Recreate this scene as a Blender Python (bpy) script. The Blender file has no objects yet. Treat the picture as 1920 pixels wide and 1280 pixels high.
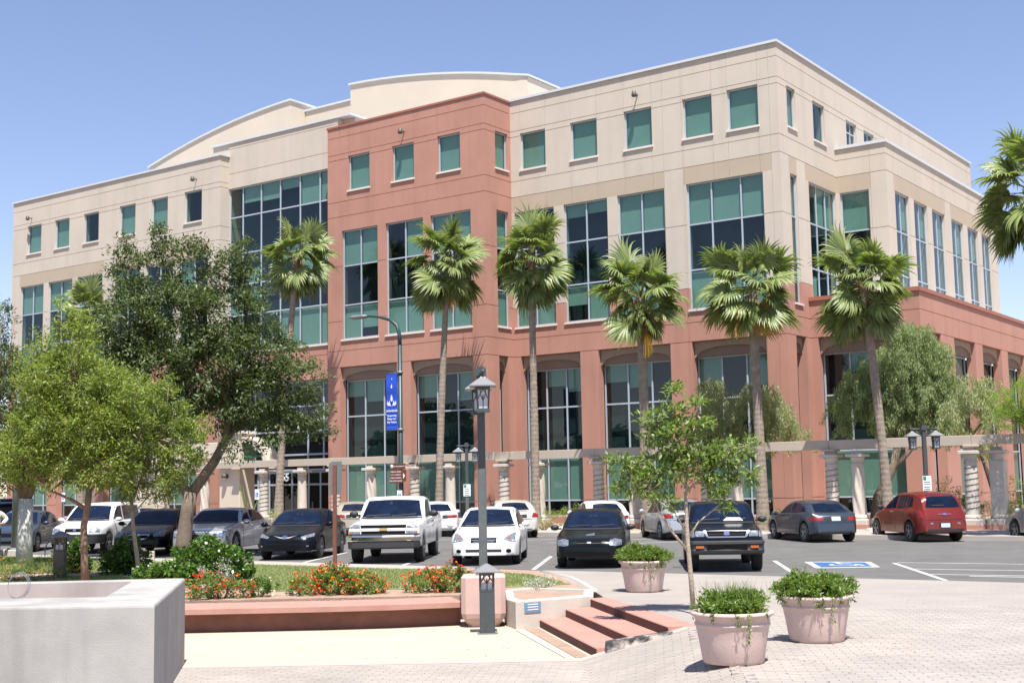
import bpy, bmesh, math, random
import numpy as np
from mathutils import Vector, Matrix
from mathutils.bvhtree import BVHTree
R = math.radians
random.seed(7); RNG = np.random.default_rng(7)
scene = bpy.context.scene
COL = scene.collection

# ------------------------------------------------------------------ camera
EYE = 2.07; FPX = 2433.0; PITCH = .1092; ROLL = -.018; YAW = .6215
c_f = Vector((0, math.cos(PITCH), math.sin(PITCH)))
_up = Vector((0, -math.sin(PITCH), math.cos(PITCH))); _rt = Vector((1, 0, 0))
c_r = _rt * math.cos(ROLL) + _up * math.sin(ROLL)
c_u = -_rt * math.sin(ROLL) + _up * math.cos(ROLL)
cam_d = bpy.data.cameras.new('camera'); cam = bpy.data.objects.new('camera', cam_d); COL.objects.link(cam)
cam_d.sensor_width = 36.0; cam_d.lens = 36.0 * FPX / 1920.0
cam_d.clip_start = .1; cam_d.clip_end = 3000
cam.matrix_world = Matrix(((c_r.x, c_u.x, -c_f.x, 0), (c_r.y, c_u.y, -c_f.y, 0), (c_r.z, c_u.z, -c_f.z, EYE), (0, 0, 0, 1)))
scene.camera = cam
scene.render.resolution_x = 1024; scene.render.resolution_y = 682

# ------------------------------------------------------------------ light
SUN_EL = R(66); SUN_AZ = math.atan2(.17, -.985)
world = bpy.data.worlds.new('World'); scene.world = world; world.use_nodes = True
wn = world.node_tree; bg = wn.nodes['Background']
sky = wn.nodes.new('ShaderNodeTexSky'); sky.sky_type = 'NISHITA'; sky.sun_disc = False
sky.sun_elevation = SUN_EL; sky.sun_rotation = SUN_AZ
sky.air_density = 1.0; sky.dust_density = .35; sky.ozone_density = 3.2; sky.altitude = 300
tint = wn.nodes.new('ShaderNodeVectorMath'); tint.operation = 'MULTIPLY'; tint.inputs[1].default_value = (1.12, .955, .97)
wn.links.new(sky.outputs[0], tint.inputs[0]); wn.links.new(tint.outputs[0], bg.inputs['Color']); bg.inputs['Strength'].default_value = .095
sd = bpy.data.lights.new('sun', 'SUN'); sd.energy = 5.0; sd.angle = R(.53); sd.color = (1, .965, .91)
sun = bpy.data.objects.new('sun', sd); COL.objects.link(sun)
sdir = Vector((math.sin(SUN_AZ) * math.cos(SUN_EL), math.cos(SUN_AZ) * math.cos(SUN_EL), math.sin(SUN_EL)))
sun.rotation_euler = sdir.to_track_quat('Z', 'Y').to_euler()
scene.view_settings.view_transform = 'Standard'; scene.view_settings.look = 'None'
scene.view_settings.gamma = 1; scene.view_settings.use_curve_mapping = False
scene.view_settings.exposure = 1.0

# ------------------------------------------------------------------ frame of the building
DU = Vector((math.cos(YAW), -math.sin(YAW), 0)); DW = Vector((math.sin(YAW), math.cos(YAW), 0))
ORG = Vector((12.105, 56.656, 0))
def L2W(u, w, z=0): return ORG + DU * u + DW * w + Vector((0, 0, z))
def ground(px, py, z=0):
    d = c_r * ((px - 960) / FPX) - c_u * ((py - 640) / FPX) + c_f
    k = (z - EYE) / d.z
    return Vector((d.x * k, d.y * k, z))
def on_w(px, w, py=930):
    d = c_r * ((px - 960) / FPX) - c_u * ((py - 640) / FPX) + c_f
    c = Vector((0, 0, EYE)); k = (w - (c - ORG).dot(DW)) / d.dot(DW)
    return c + d * k

# ------------------------------------------------------------------ materials
MATS = {}
def ND(nt, t, **kw):
    n = nt.nodes.new(t)
    for k, v in kw.items(): setattr(n, k, v)
    return n
def M(name, col, rough=.75, var=.12, scale=2.0, bump=.0, bscale=40, metal=0, coat=0, spec=.5, detail=4, world_co=False, stain=0):
    if name in MATS: return MATS[name]
    m = bpy.data.materials.new(name); m.use_nodes = True; nt = m.node_tree
    b = nt.nodes['Principled BSDF']
    b.inputs['Roughness'].default_value = rough; b.inputs['Metallic'].default_value = metal
    b.inputs['Coat Weight'].default_value = coat; b.inputs['Coat Roughness'].default_value = .04
    b.inputs['Specular IOR Level'].default_value = spec
    if world_co:
        g = ND(nt, 'ShaderNodeNewGeometry'); co = g.outputs['Position']
    else:
        t = ND(nt, 'ShaderNodeTexCoord'); co = t.outputs['Object']
    c = (*col, 1)
    b.inputs['Base Color'].default_value = c
    if var > 0:
        n = ND(nt, 'ShaderNodeTexNoise'); n.inputs['Scale'].default_value = scale; n.inputs['Detail'].default_value = detail
        n.inputs['Roughness'].default_value = .65
        nt.links.new(co, n.inputs['Vector'])
        r = ND(nt, 'ShaderNodeMapRange'); r.inputs['From Min'].default_value = .25; r.inputs['From Max'].default_value = .75
        r.inputs['To Min'].default_value = 1 - var; r.inputs['To Max'].default_value = 1 + var
        nt.links.new(n.outputs[0], r.inputs[0])
        x = ND(nt, 'ShaderNodeVectorMath', operation='SCALE'); x.inputs[0].default_value = col
        nt.links.new(r.outputs[0], x.inputs['Scale'])
        out = x.outputs[0]
        if stain > 0:
            mp = ND(nt, 'ShaderNodeMapping'); mp.inputs['Scale'].default_value = (1.3, 1.3, .18)
            nt.links.new(co, mp.inputs[0])
            n3 = ND(nt, 'ShaderNodeTexNoise'); n3.inputs['Scale'].default_value = 1.2; n3.inputs['Detail'].default_value = 6
            nt.links.new(mp.outputs[0], n3.inputs['Vector'])
            r3 = ND(nt, 'ShaderNodeMapRange'); r3.inputs['From Min'].default_value = .48; r3.inputs['From Max'].default_value = .75
            r3.inputs['To Min'].default_value = 1; r3.inputs['To Max'].default_value = 1 - stain
            nt.links.new(n3.outputs[0], r3.inputs[0])
            x3 = ND(nt, 'ShaderNodeVectorMath', operation='SCALE'); nt.links.new(out, x3.inputs[0]); nt.links.new(r3.outputs[0], x3.inputs['Scale'])
            out = x3.outputs[0]
        nt.links.new(out, b.inputs['Base Color'])
    if bump > 0:
        n2 = ND(nt, 'ShaderNodeTexNoise'); n2.inputs['Scale'].default_value = bscale; n2.inputs['Detail'].default_value = 3
        nt.links.new(co, n2.inputs['Vector'])
        bp = ND(nt, 'ShaderNodeBump'); bp.inputs['Strength'].default_value = bump; bp.inputs['Distance'].default_value = .02
        nt.links.new(n2.outputs[0], bp.inputs['Height']); nt.links.new(bp.outputs[0], b.inputs['Normal'])
    MATS[name] = m
    return m
def leafmat(name, ca, cb, trans=.3, rough=.45):
    if name in MATS: return MATS[name]
    m = bpy.data.materials.new(name); m.use_nodes = True; nt = m.node_tree
    b = nt.nodes['Principled BSDF']; b.inputs['Roughness'].default_value = rough; b.inputs['Specular IOR Level'].default_value = .5
    g = ND(nt, 'ShaderNodeNewGeometry'); mx = ND(nt, 'ShaderNodeMix', data_type='RGBA')
    mx.inputs[6].default_value = (*ca, 1); mx.inputs[7].default_value = (*cb, 1)
    nt.links.new(g.outputs['Random Per Island'], mx.inputs[0])
    nt.links.new(mx.outputs[2], b.inputs['Base Color'])
    t = ND(nt, 'ShaderNodeBsdfTranslucent'); mm = ND(nt, 'ShaderNodeMixShader'); mm.inputs[0].default_value = trans
    sc = ND(nt, 'ShaderNodeVectorMath', operation='MULTIPLY'); sc.inputs[1].default_value = (1.6, 1.8, .7)
    nt.links.new(mx.outputs[2], sc.inputs[0]); nt.links.new(sc.outputs[0], t.inputs['Color'])
    nt.links.new(b.outputs[0], mm.inputs[1]); nt.links.new(t.outputs[0], mm.inputs[2])
    nt.links.new(mm.outputs[0], nt.nodes['Material Output'].inputs['Surface'])
    MATS[name] = m; return m
def glassmat(name, tint, refl=.06, rough=.0, f0=1.5):
    if name in MATS: return MATS[name]
    m = bpy.data.materials.new(name); m.use_nodes = True; nt = m.node_tree
    nt.nodes.remove(nt.nodes['Principled BSDF'])
    tr = ND(nt, 'ShaderNodeBsdfTransparent'); tr.inputs[0].default_value = (*tint, 1)
    gl = ND(nt, 'ShaderNodeBsdfGlossy'); gl.inputs['Roughness'].default_value = rough; gl.inputs[0].default_value = (.9, .97, 1, 1)
    lw = ND(nt, 'ShaderNodeLayerWeight'); lw.inputs[0].default_value = .5
    pw = ND(nt, 'ShaderNodeMath', operation='POWER'); pw.inputs[1].default_value = 4.3; nt.links.new(lw.outputs['Facing'], pw.inputs[0])
    ad = ND(nt, 'ShaderNodeMath', operation='MULTIPLY_ADD'); ad.inputs[1].default_value = 1 - refl; ad.inputs[2].default_value = refl; ad.use_clamp = True
    nt.links.new(pw.outputs[0], ad.inputs[0])
    mm = ND(nt, 'ShaderNodeMixShader'); nt.links.new(ad.outputs[0], mm.inputs[0])
    nt.links.new(tr.outputs[0], mm.inputs[1]); nt.links.new(gl.outputs[0], mm.inputs[2])
    nt.links.new(mm.outputs[0], nt.nodes['Material Output'].inputs['Surface'])
    MATS[name] = m; return m

M('tan_stucco', (.485, .425, .355), .9, .06, .35, .25, 30, stain=.08)
M('dark_tan_stucco', (.40, .325, .245), .9, .06, .5, .25, 30)
M('cream_stucco', (.53, .46, .37), .9, .05, .4, .2, 30)
M('red_stucco', (.385, .195, .147), .9, .09, .45, .25, 30, stain=.12)
M('arch_board', (.30, .225, .17), .9, .08, 1, .2, 30)
M('spandrel', (.21, .15, .115), .9, .08, 1, .2, 30)
M('cap_white', (.52, .54, .56), .5, .04, 1)
M('cap_red', (.30, .11, .07), .6, .1, 1)
M('win_frame', (.36, .40, .45), .45, .03, 1, metal=.0)
M('sill', (.62, .56, .50), .7, .05, 1)
M('blind', (.50, .58, .50), .8, .05, 1.5)
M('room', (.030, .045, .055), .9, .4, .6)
glassmat('pane', (.46, .61, .585), .05)
glassmat('pane_dark', (.22, .34, .36), .07)
M('asphalt', (.110, .105, .099), .9, .2, .6, .5, 60, world_co=True, detail=8, stain=.22)
M('concrete_walk', (.33, .29, .255), .85, .08, .8, .2, 30, world_co=True, detail=8)
M('kerb', (.38, .345, .31), .85, .08, .8, .2, 30, world_co=True)
M('white_paint', (.50, .50, .49), .7, .12, 6, .1, 30, world_co=True, detail=8)
M('blue_paint', (.035, .105, .26), .6, .25, 6, world_co=True, detail=8)
M('soil', (.30, .205, .15), .95, .2, 2, .8, 30, world_co=True)
M('gravel_bed', (.28, .22, .165), .95, .2, 3, .8, 30, world_co=True)
M('lawn_base', (.17, .19, .075), .95, .25, 1.2, .6, 60, world_co=True)
M('cream_floor', (.41, .345, .262), .9, .07, 1.2, .2, 40, world_co=True, detail=8)
M('red_concrete', (.37, .195, .155), .8, .10, 2.5, .3, 40, detail=8, stain=.12)
M('pink_concrete', (.48, .325, .28), .8, .08, 3, .15, 60, detail=8)
M('grey_concrete', (.325, .308, .288), .85, .14, 1.6, .15, 60, detail=10, stain=.38)
M('white_stone', (.48, .43, .37), .85, .10, 3, .3, 40)
M('stone_pedestal', (.40, .20, .15), .85, .1, 3, .3, 40)
M('beam', (.40, .34, .275), .8, .06, 1.5, .2, 30)
M('post_grey', (.10, .112, .112), .5, .2, 9, metal=.2)
M('dark_metal', (.055, .065, .068), .5, .15, 8, metal=.2)
M('bronze', (.09, .078, .068), .55, .12, 8, metal=.2)
M('light_roof', (.165, .165, .17), .5, .08, 8)
M('pale_metal', (.17, .185, .185), .5, .1, 6, metal=.3)
M('green_pole', (.025, .05, .052), .45, .1, 6, metal=.2)
M('lamp_glass', (.42, .46, .50), .2, .05, 6)
M('black', (.012, .012, .013), .6, 0)
M('sign_white', (.75, .77, .78), .5, .02, 3)
M('sign_blue', (.01, .07, .50), .5, .03, 3)
M('sign_brown', (.13, .04, .02), .5, .05, 3)
M('sign_green', (.02, .18, .09), .5, .03, 3)
M('banner_blue', (.013, .065, .46), .8, .05, 3)
M('bark_grey', (.15, .115, .085), .95, .3, 9, 1.0, 25)
M('bark_white', (.50, .48, .45), .9, .15, 9, .5, 20)
M('bark_brown', (.20, .13, .09), .95, .3, 12, 1.0, 30)
M('bark_pale', (.33, .27, .21), .95, .25, 14, .8, 30)
M('palm_trunk', (.235, .19, .15), .95, .35, 5, 1.0, 20)
M('palm_boot', (.26, .14, .06), .95, .3, 6, .8, 30)
M('dead_frond', (.45, .29, .10), .9, .2, 6)

# ------------------------------------------------------------------ mesh helper
class MB:
    def __init__(s): s.v = []; s.f = []; s.m = []; s.sm = []
    def add(s, vs, fs, m=0, smooth=False):
        o = len(s.v); s.v += [tuple(p) for p in vs]
        for f in fs: s.f.append([i + o for i in f]); s.m.append(m); s.sm.append(smooth)
    def box(s, x0, x1, y0, y1, z0, z1, m=0):
        s.add([(x0, y0, z0), (x1, y0, z0), (x1, y1, z0), (x0, y1, z0), (x0, y0, z1), (x1, y0, z1), (x1, y1, z1), (x0, y1, z1)],
              [(0, 3, 2, 1), (4, 5, 6, 7), (0, 1, 5, 4), (1, 2, 6, 5), (2, 3, 7, 6), (3, 0, 4, 7)], m); return s
    def cbox(s, x0, x1, y0, y1, z0, z1, c=.01, m=0):
        # box with chamfered vertical and top edges
        a = [(x0 + c, y0), (x1 - c, y0), (x1, y0 + c), (x1, y1 - c), (x1 - c, y1), (x0 + c, y1), (x0, y1 - c), (x0, y0 + c)]
        cx, cy = (x0 + x1) / 2, (y0 + y1) / 2
        def sh(k): return [(cx + (p[0] - cx) * (1 - k / max(abs(x1 - x0) / 2, 1e-6)), cy + (p[1] - cy) * (1 - k / max(abs(y1 - y0) / 2, 1e-6))) for p in a]
        rings = [[(x, y, z0) for x, y in a], [(x, y, z1 - c) for x, y in a], [(x, y, z1) for x, y in sh(c)]]
        return s.loft(rings, True, True, True, m)
    def prism(s, poly, z0, z1, m=0, mtop=None):
        n = len(poly)
        if callable(z1): top = [(x, y, z1(x, y)) for x, y in poly]
        else: top = [(x, y, z1) for x, y in poly]
        s.add([(x, y, z0) for x, y in poly] + top, [(i, (i + 1) % n, n + (i + 1) % n, n + i) for i in range(n)] + [tuple(range(n - 1, -1, -1))], m)
        s.add(top, [tuple(range(n))], m if mtop is None else mtop); return s
    def loft(s, rings, close=True, cap0=False, cap1=False, m=0, smooth=False):
        n = len(rings[0]); vs = [p for r in rings for p in r]; fs = []
        for i in range(len(rings) - 1):
            for j in range(n if close else n - 1):
                k = (j + 1) % n
                fs.append((i * n + j, i * n + k, (i + 1) * n + k, (i + 1) * n + j))
        if cap0: fs.append(tuple(range(n - 1, -1, -1)))
        if cap1: fs.append(tuple((len(rings) - 1) * n + j for j in range(n)))
        s.add(vs, fs, m, smooth); return s
    def lathe(s, prof, n=16, c=(0, 0, 0), m=0, smooth=True, axis='z', caps=True, square=False):
        rings = []
        for r, h in prof:
            ring = []
            for j in range(n):
                a = 2 * math.pi * (j + (.5 if square else 0)) / n; x, y = r * math.cos(a), r * math.sin(a)
                if axis == 'z': ring.append((c[0] + x, c[1] + y, c[2] + h))
                elif axis == 'x': ring.append((c[0] + h, c[1] + x, c[2] + y))
                else: ring.append((c[0] - x, c[1] + h, c[2] + y))
            rings.append(ring)
        return s.loft(rings, True, caps, caps, m, smooth)
    def tube(s, pts, rs, n=8, m=0, smooth=True, caps=True):
        pts = [Vector(p) for p in pts]; rings = []
        if not hasattr(rs, '__len__'): rs = [rs] * len(pts)
        ref = Vector((0, 0, 1)) if abs((pts[-1] - pts[0]).normalized().z) < .9 else Vector((1, 0, 0))
        for i, p in enumerate(pts):
            d = (pts[min(i + 1, len(pts) - 1)] - pts[max(i - 1, 0)]).normalized()
            a = d.cross(ref).normalized(); b = a.cross(d)
            rings.append([tuple(p + (a * math.cos(t) + b * math.sin(t)) * rs[i]) for t in [2 * math.pi * j / n for j in range(n)]])
        return s.loft(rings, True, caps, caps, m, smooth)
    def mesh(s, name, mats):
        me = bpy.data.meshes.new(name); me.from_pydata(s.v, [], s.f)
        for x in mats: me.materials.append(MATS[x] if isinstance(x, str) else x)
        me.polygons.foreach_set('material_index', s.m); me.polygons.foreach_set('use_smooth', s.sm)
        me.update(); return me
    def build(s, name, mats, parent=None, **kw):
        if not isinstance(mats, (list, tuple)): mats = [mats]
        return link(name, s.mesh(name, mats), parent, **kw)
def link(name, me, parent=None, loc=None, rz=None, kind=None, label=None, cat=None, group=None):
    o = bpy.data.objects.new(name, me); COL.objects.link(o)
    if parent: o.parent = parent
    if loc is not None: o.location = loc
    if rz is not None: o.rotation_euler = (0, 0, rz)
    tag(o, label, cat, group, kind); return o
def tag(o, label=None, cat=None, group=None, kind=None):
    for k, v in (('label', label), ('category', cat), ('group', group), ('kind', kind)):
        if v: o[k] = v
    return o
def thing(name, loc, rz, label, cat, group=None):
    return link(name, None, None, loc, rz, None, label, cat, group)
def kids(o): return [c for c in COL.objects if c.parent == o]
def copy_tree(o, parent=None, ch=None):
    c = o.copy(); COL.objects.link(c)
    if parent: c.parent = parent
    for k in KIDS.get(o.name, []): copy_tree(k, c)
    return c
KIDS = {}
def index_kids(root):
    # children lists of a finished prototype, found once
    def rec(o):
        KIDS[o.name] = list(o.children)
        for k in o.children: rec(k)
    rec(root)
def text(name, s, size, mat, parent, M4, ext=.003, align='CENTER', bold=0.0):
    cu = bpy.data.curves.new(name, 'FONT'); cu.body = s; cu.size = size; cu.extrude = ext; cu.align_x = align; cu.align_y = 'CENTER'; cu.resolution_u = 3
    cu.offset = bold
    t = bpy.data.objects.new('tmp', cu); COL.objects.link(t)
    me = bpy.data.meshes.new_from_object(t.evaluated_get(bpy.context.evaluated_depsgraph_get())); bpy.data.objects.remove(t)
    me.transform(M4); me.materials.clear(); me.materials.append(MATS[mat])
    return link(name, me, parent)
def front_text_matrix(x, y, z):   # text standing upright, facing -y
    return Matrix.Translation((x, y, z)) @ Matrix.Rotation(R(90), 4, 'X')
# ================================================================== THE BUILDING
bld = thing('office_building', ORG, -YAW, 'large tan and red stucco office building with teal windows and arched ground-floor bays', 'office building')
panel_list = []     # (size, mesh builder args) collected, largest 300 become parts
TAN, DTAN, RED, CREAM = 'tan_stucco', 'dark_tan_stucco', 'red_stucco', 'cream_stucco'
class Face:
    """vertical wall face. front: runs along u at w0, faces -w. side: runs along w at u0, faces +u."""
    def __init__(s, kind, off): s.k = kind; s.o = off
    def P(s, a, d, z):   # a along, d depth inwards
        return (a, s.o + d, z) if s.k == 'f' else (s.o - d, a, z)
    def box(s, mb, a0, a1, d0, d1, z0, z1, m=0):
        p, q = s.P(a0, d0, z0), s.P(a1, d1, z1)
        mb.box(min(p[0], q[0]), max(p[0], q[0]), min(p[1], q[1]), max(p[1], q[1]), z0, z1, m)
wallmb = MB()
TH = .45
def wall(face, a0, a1, z0, z1, openings, vlines, hlines, matf, cut0=0, cut1=0, th=TH):
    """backing wall with openings plus a grid of stucco panels 3 cm proud (joints between them)"""
    ops = [(o[0], o[1], o[2], o[3]) for o in openings]
    def inside(a, z): return any(o[0] < a < o[1] and o[2] < z < o[3] for o in ops)
    xs = sorted({a0, a1} | {o[0] for o in ops} | {o[1] for o in ops}); zs = sorted({z0, z1} | {o[2] for o in ops} | {o[3] for o in ops} | {z for z in (9.9, 10.9) if z0 < z < z1})
    xs = [x for x in xs if a0 <= x <= a1]; zs = [z for z in zs if z0 <= z <= z1]
    for i in range(len(xs) - 1):
        j = 0
        while j < len(zs) - 1:
            xm = (xs[i] + xs[i + 1]) / 2
            if inside(xm, (zs[j] + zs[j + 1]) / 2): j += 1; continue
            bx0 = xs[i] + (.031 if i == 0 else 0); bx1 = xs[i + 1] - (.031 if i == len(xs) - 2 else 0)
            mi = 1 if matf(xm, (zs[j] + zs[j + 1]) / 2) in (RED,) else 0
            face.box(wallmb, bx0, bx1, .03, th, zs[j], zs[j + 1], mi); j += 1
    # panels
    px = sorted({a0, a1} | set(v for v in vlines if a0 < v < a1) | {x for x in xs}); pz = sorted({z0, z1} | {h for h in hlines if z0 < h < z1} | {z for z in zs})
    hard = set(hlines) | {z0, z1}
    nz = len(pz) - 1
    # vertical strips; skip vertical cuts that only serve an opening elsewhere
    for j in range(nz):
        zb, zt = pz[j], pz[j + 1]; zm = (zb + zt) / 2
        i = 0
        while i < len(px) - 1:
            xm = (px[i] + px[i + 1]) / 2
            if inside(xm, zm): i += 1; continue
            k = i + 1
            mcur = matf(xm, zm)
            x0, x1 = px[i], px[k]
            gb = .015 if any(abs(zb - h) < 1e-4 for h in hlines) else 0
            gt = .015 if any(abs(zt - h) < 1e-4 for h in hlines) else 0
            gl = .005 if any(abs(x0 - h) < 1e-4 for h in vlines) else 0
            gr = .005 if any(abs(x1 - h) < 1e-4 for h in vlines) else 0
            panel_list.append((face, x0 + gl, x1 - gr, zb + gb, zt - gt, mcur))
            i = k
def blinds_default(r, c, nr, seed): return None
panebits = 0
def window(face, a0, a1, z0, z1, mull, trans, blindf, depth=.12, parent=None, sill=True, rng=None, fw=.07, dark=False, room=True, name='window'):
    """one window: frame (the part), panes, blinds and the dim room behind as sub-parts"""
    fr = MB()
    va = [a0] + list(mull) + [a1]; hz = [z0] + list(trans) + [z1]
    d0, d1 = depth, depth + .07
    for i, a in enumerate(va):
        lo = a if i == 0 else a - fw / 2; hi = a + fw if i == 0 else (a if i == len(va) - 1 else a + fw / 2)
        if i == len(va) - 1: lo = a - fw
        face.box(fr, lo, hi, d0, d1, z0, z1)
    for j, z in enumerate(hz):
        lo = z if j == 0 else (z - fw if j == len(hz) - 1 else z - fw / 2); hi = lo + fw
        for i in range(len(va) - 1):
            l = va[i] + (fw if i == 0 else fw / 2); r = va[i + 1] - (fw if i == len(va) - 2 else fw / 2)
            face.box(fr, l, r, d0 + .003, d1, lo, hi)
    w = fr.build(name, 'win_frame', bld)
    if sill:
        s = MB(); face.box(s, a0 - .06, a1 + .06, -.07, depth, z0 - .09, z0 - .002); s.build('sill', 'sill', w)
    for i in range(len(va) - 1):
        for j in range(len(hz) - 1):
            l = va[i] + fw * .5; r = va[i + 1] - fw * .5; b = hz[j] + fw * .5; t = hz[j + 1] - fw * .5
            p = MB(); face.box(p, l, r, d0 + .03, d0 + .04, b, t)
            # only the outer sheet matters: make it a single sheet
            q = MB(); q.add([face.P(l, d0 + .035, b), face.P(r, d0 + .035, b), face.P(r, d0 + .035, t), face.P(l, d0 + .035, t)], [(0, 1, 2, 3) if face.k == 'f' else (0, 1, 2, 3)])
            q.build('pane', 'pane_dark' if dark else 'pane', w)
            f = blindf(i, j)
            if f:
                lo, hi = f if isinstance(f, tuple) else (1 - f, 1)
                q = MB(); bz0 = b + (t - b) * lo; bz1 = b + (t - b) * hi
                face.box(q, l - .01, r + .01, d0 + .125, d0 + .135, bz0, bz1)
                q.build('blind', 'blind', w)
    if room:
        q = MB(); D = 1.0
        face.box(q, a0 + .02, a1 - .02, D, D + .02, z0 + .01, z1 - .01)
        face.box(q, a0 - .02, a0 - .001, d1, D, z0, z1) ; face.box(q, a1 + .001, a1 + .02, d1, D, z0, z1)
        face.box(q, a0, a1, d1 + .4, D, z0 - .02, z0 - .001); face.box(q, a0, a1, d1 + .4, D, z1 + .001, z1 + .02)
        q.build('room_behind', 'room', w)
    return w
HL = [1.25, 8.42, 9.3, 10.9, 13.88, 16.6, 17.42, 19.75, 20.05, 21.0]
def lam(x, z): return RED if z < 9.9 else TAN
bf_rng = random.Random(3)
def blind_top(i, j):     # small square windows: lowered blind
    return 1.0 if bf_rng.random() < .93 else None
def blind_mid(dr=.5):
    def f(i, j):
        r = bf_rng.random()
        if j == 2: return 1.0 if r < .8 else None
        if j == 1: return None if r < .93 else .3
        return (0.0, .97) if r < .75 else (.1, .97)
    return f
def arcade(face, a0, a1, cols=3, seed=0):
    """deep arched bay: spandrel with an arch board, tall glazing set back, blinds"""
    D = .52
    mull = [a0 + (a1 - a0) * (k + 1) / cols for k in range(cols - 1)]
    def bl(i, j):
        if j == 0: return None
        if j == 1: return 1.0
        if j == 2: return None
        return [.75, .45, .62, .2][(i + seed) % 4] if (i + seed) % 3 else None
    window(face, a0, a1, .45, 7.72, mull, (1.23, 3.3, 5.8), bl, depth=D, sill=False, fw=.075)
    mb = MB(); face.box(mb, a0, a1, .30, D + .08, 7.722, 8.40)
    # arch board, proud of the spandrel
    n = 14; pts = []
    for k in range(n + 1):
        t = k / n; x = a0 + .02 + (a1 - a0 - .04) * t
        z = 7.66 + .50 * math.sqrt(max(0, 1 - (2 * t - 1) ** 2) ) ** .9
        pts.append((x, min(z, 8.2)))
    lo = [face.P(x, .20, z) for x, z in pts]; hi = [face.P(x, .20, 8.40) for x, z in pts]
    lo2 = [face.P(x, .30, z) for x, z in pts]
    mb.add(lo + hi + lo2, [(k, k + 1, n + 2 + k, n + 1 + k) for k in range(n)] + [(2 * (n + 1) + k, 2 * (n + 1) + k + 1, k + 1, k) for k in range(n)])
    ab = MB(); ab.v = mb.v[8:]; ab.f = [[i - 8 for i in f] for f in mb.f[6:]]; ab.m = mb.m[6:]; ab.sm = mb.sm[6:]; mb.v = mb.v[:8]; mb.f = mb.f[:6]; mb.m = mb.m[:6]; mb.sm = mb.sm[:6]
    sp_ = mb.build('spandrel', 'spandrel', bld); ab.build('arch_board', 'arch_board', sp_)
    if a1 - a0 > 2: 
        s = MB(); face.box(s, a0, a1, .05, D, .0, .449); s.build('base_wall', RED, bld)

# ---- main right block, front (w = 0)
F0 = Face('f', 0.0)
tops = [(-14.15, -12.61), (-11.09, -9.55), (-8.0, -6.47), (-4.8, -3.28), (-2.5, -.97)]
mids = [(-14.60, -12.18), (-11.60, -9.06), (-8.49, -5.90), (-4.75, -.87)]
arcs = [(-14.35, -10.81), (-9.78, -5.83), (-4.71, -1.0)]
def mA(x, z):
    if z < 10.9: return RED
    if 15.8 < z < 16.6 and (-14.8 < x < -5.88 or -4.88 < x < -.42): return DTAN
    return TAN
ops = [(a, b, 17.97, 19.87) for a, b in tops] + [(a, b, 9.9, 15.8) for a, b in mids] + [(a, b, 0, 8.42) for a, b in arcs]
vl = [x for t in tops for x in t] + [-5.88, -4.88, -.42]
wall(F0, -14.77, 0, 0, 21.62, ops, vl, HL, mA)
for a, b in tops: window(F0, a, b, 17.97, 19.87, (), (), lambda i, j: 1.0)
for k, (a, b) in enumerate(mids):
    mm = ((a + b) / 2,) if b - a < 3 else (a + 1.24, a + 2.72)
    fr_ = [[None, .35][k == 1], 1.0][k > 1]
    def bl(i, j, k=k):
        if j == 2: return {0: None, 1: .35 if i == 0 else .3, 2: 1.0, 3: 1.0}[k]
        if j == 1: return None
        return {0: (0, .97), 1: (.45, .97) if i == 0 else (0, .97), 2: (0, .97), 3: (0, .97)}[k]
    window(F0, a, b, 9.9, 15.8, mm, (11.75, 13.88), bl)
for k, (a, b) in enumerate(arcs): arcade(F0, a, b, 3, k)
# ---- tower
FT = Face('f', -2.25); ST = Face('s', -14.77)
tops = [(-23.97, -22.44), (-20.84, -19.36), (-17.77, -16.31)]
mids = [(-24.46, -21.90), (-21.33, -18.79), (-18.28, -15.70)]
arcs = [(-24.62, -20.63), (-19.70, -15.70)]
mR = lambda x, z: RED
ops = [(a, b, 17.97, 19.87) for a, b in tops] + [(a, b, 9.9, 15.8) for a, b in mids] + [(a, b, 0, 8.42) for a, b in arcs]
wall(FT, -25.5, -14.80, 0, 21.55, ops, [x for t in tops for x in t] + [-15.7, -24.6], HL, mR)
for a, b in tops: window(FT, a, b, 17.97, 19.87, (), (), lambda i, j: 1.0)
for k, (a, b) in enumerate(mids):
    def bl(i, j, k=k):
        if j == 2: return {0: 1.0, 1: (None if i == 0 else 1.0), 2: 1.0}[k]
        if j == 1: return None
        return (0, .97) if not (k == 0 and i == 1) else (.3, .97)
    window(FT, a, b, 9.9, 15.8, ((a + b) / 2,), (11.75, 13.88), bl)
for k, (a, b) in enumerate(arcs): arcade(FT, a, b, 3, k + 1)
ops = [(-1.33, -.27, 17.97, 19.87), (-1.30, -.30, 9.9, 15.8), (-1.28, -.50, 0, 8.42)]
wall(ST, -2.25, 0, 0, 21.55, ops, [-1.3], HL, mR)
window(ST, -1.33, -.27, 17.97, 19.87, (), (), lambda i, j: 1.0)
window(ST, -1.30, -.30, 9.9, 15.8, (), (11.75, 13.88), lambda i, j: [(0, .97), None, 1.0][j])
arcade(ST, -1.28, -.50, 1, 1)
m = MB(); m.box(-25.5, -25.05, -1.75, 6, 0, 21.55, 0); m.build('tower_side_wall', RED, bld)
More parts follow.
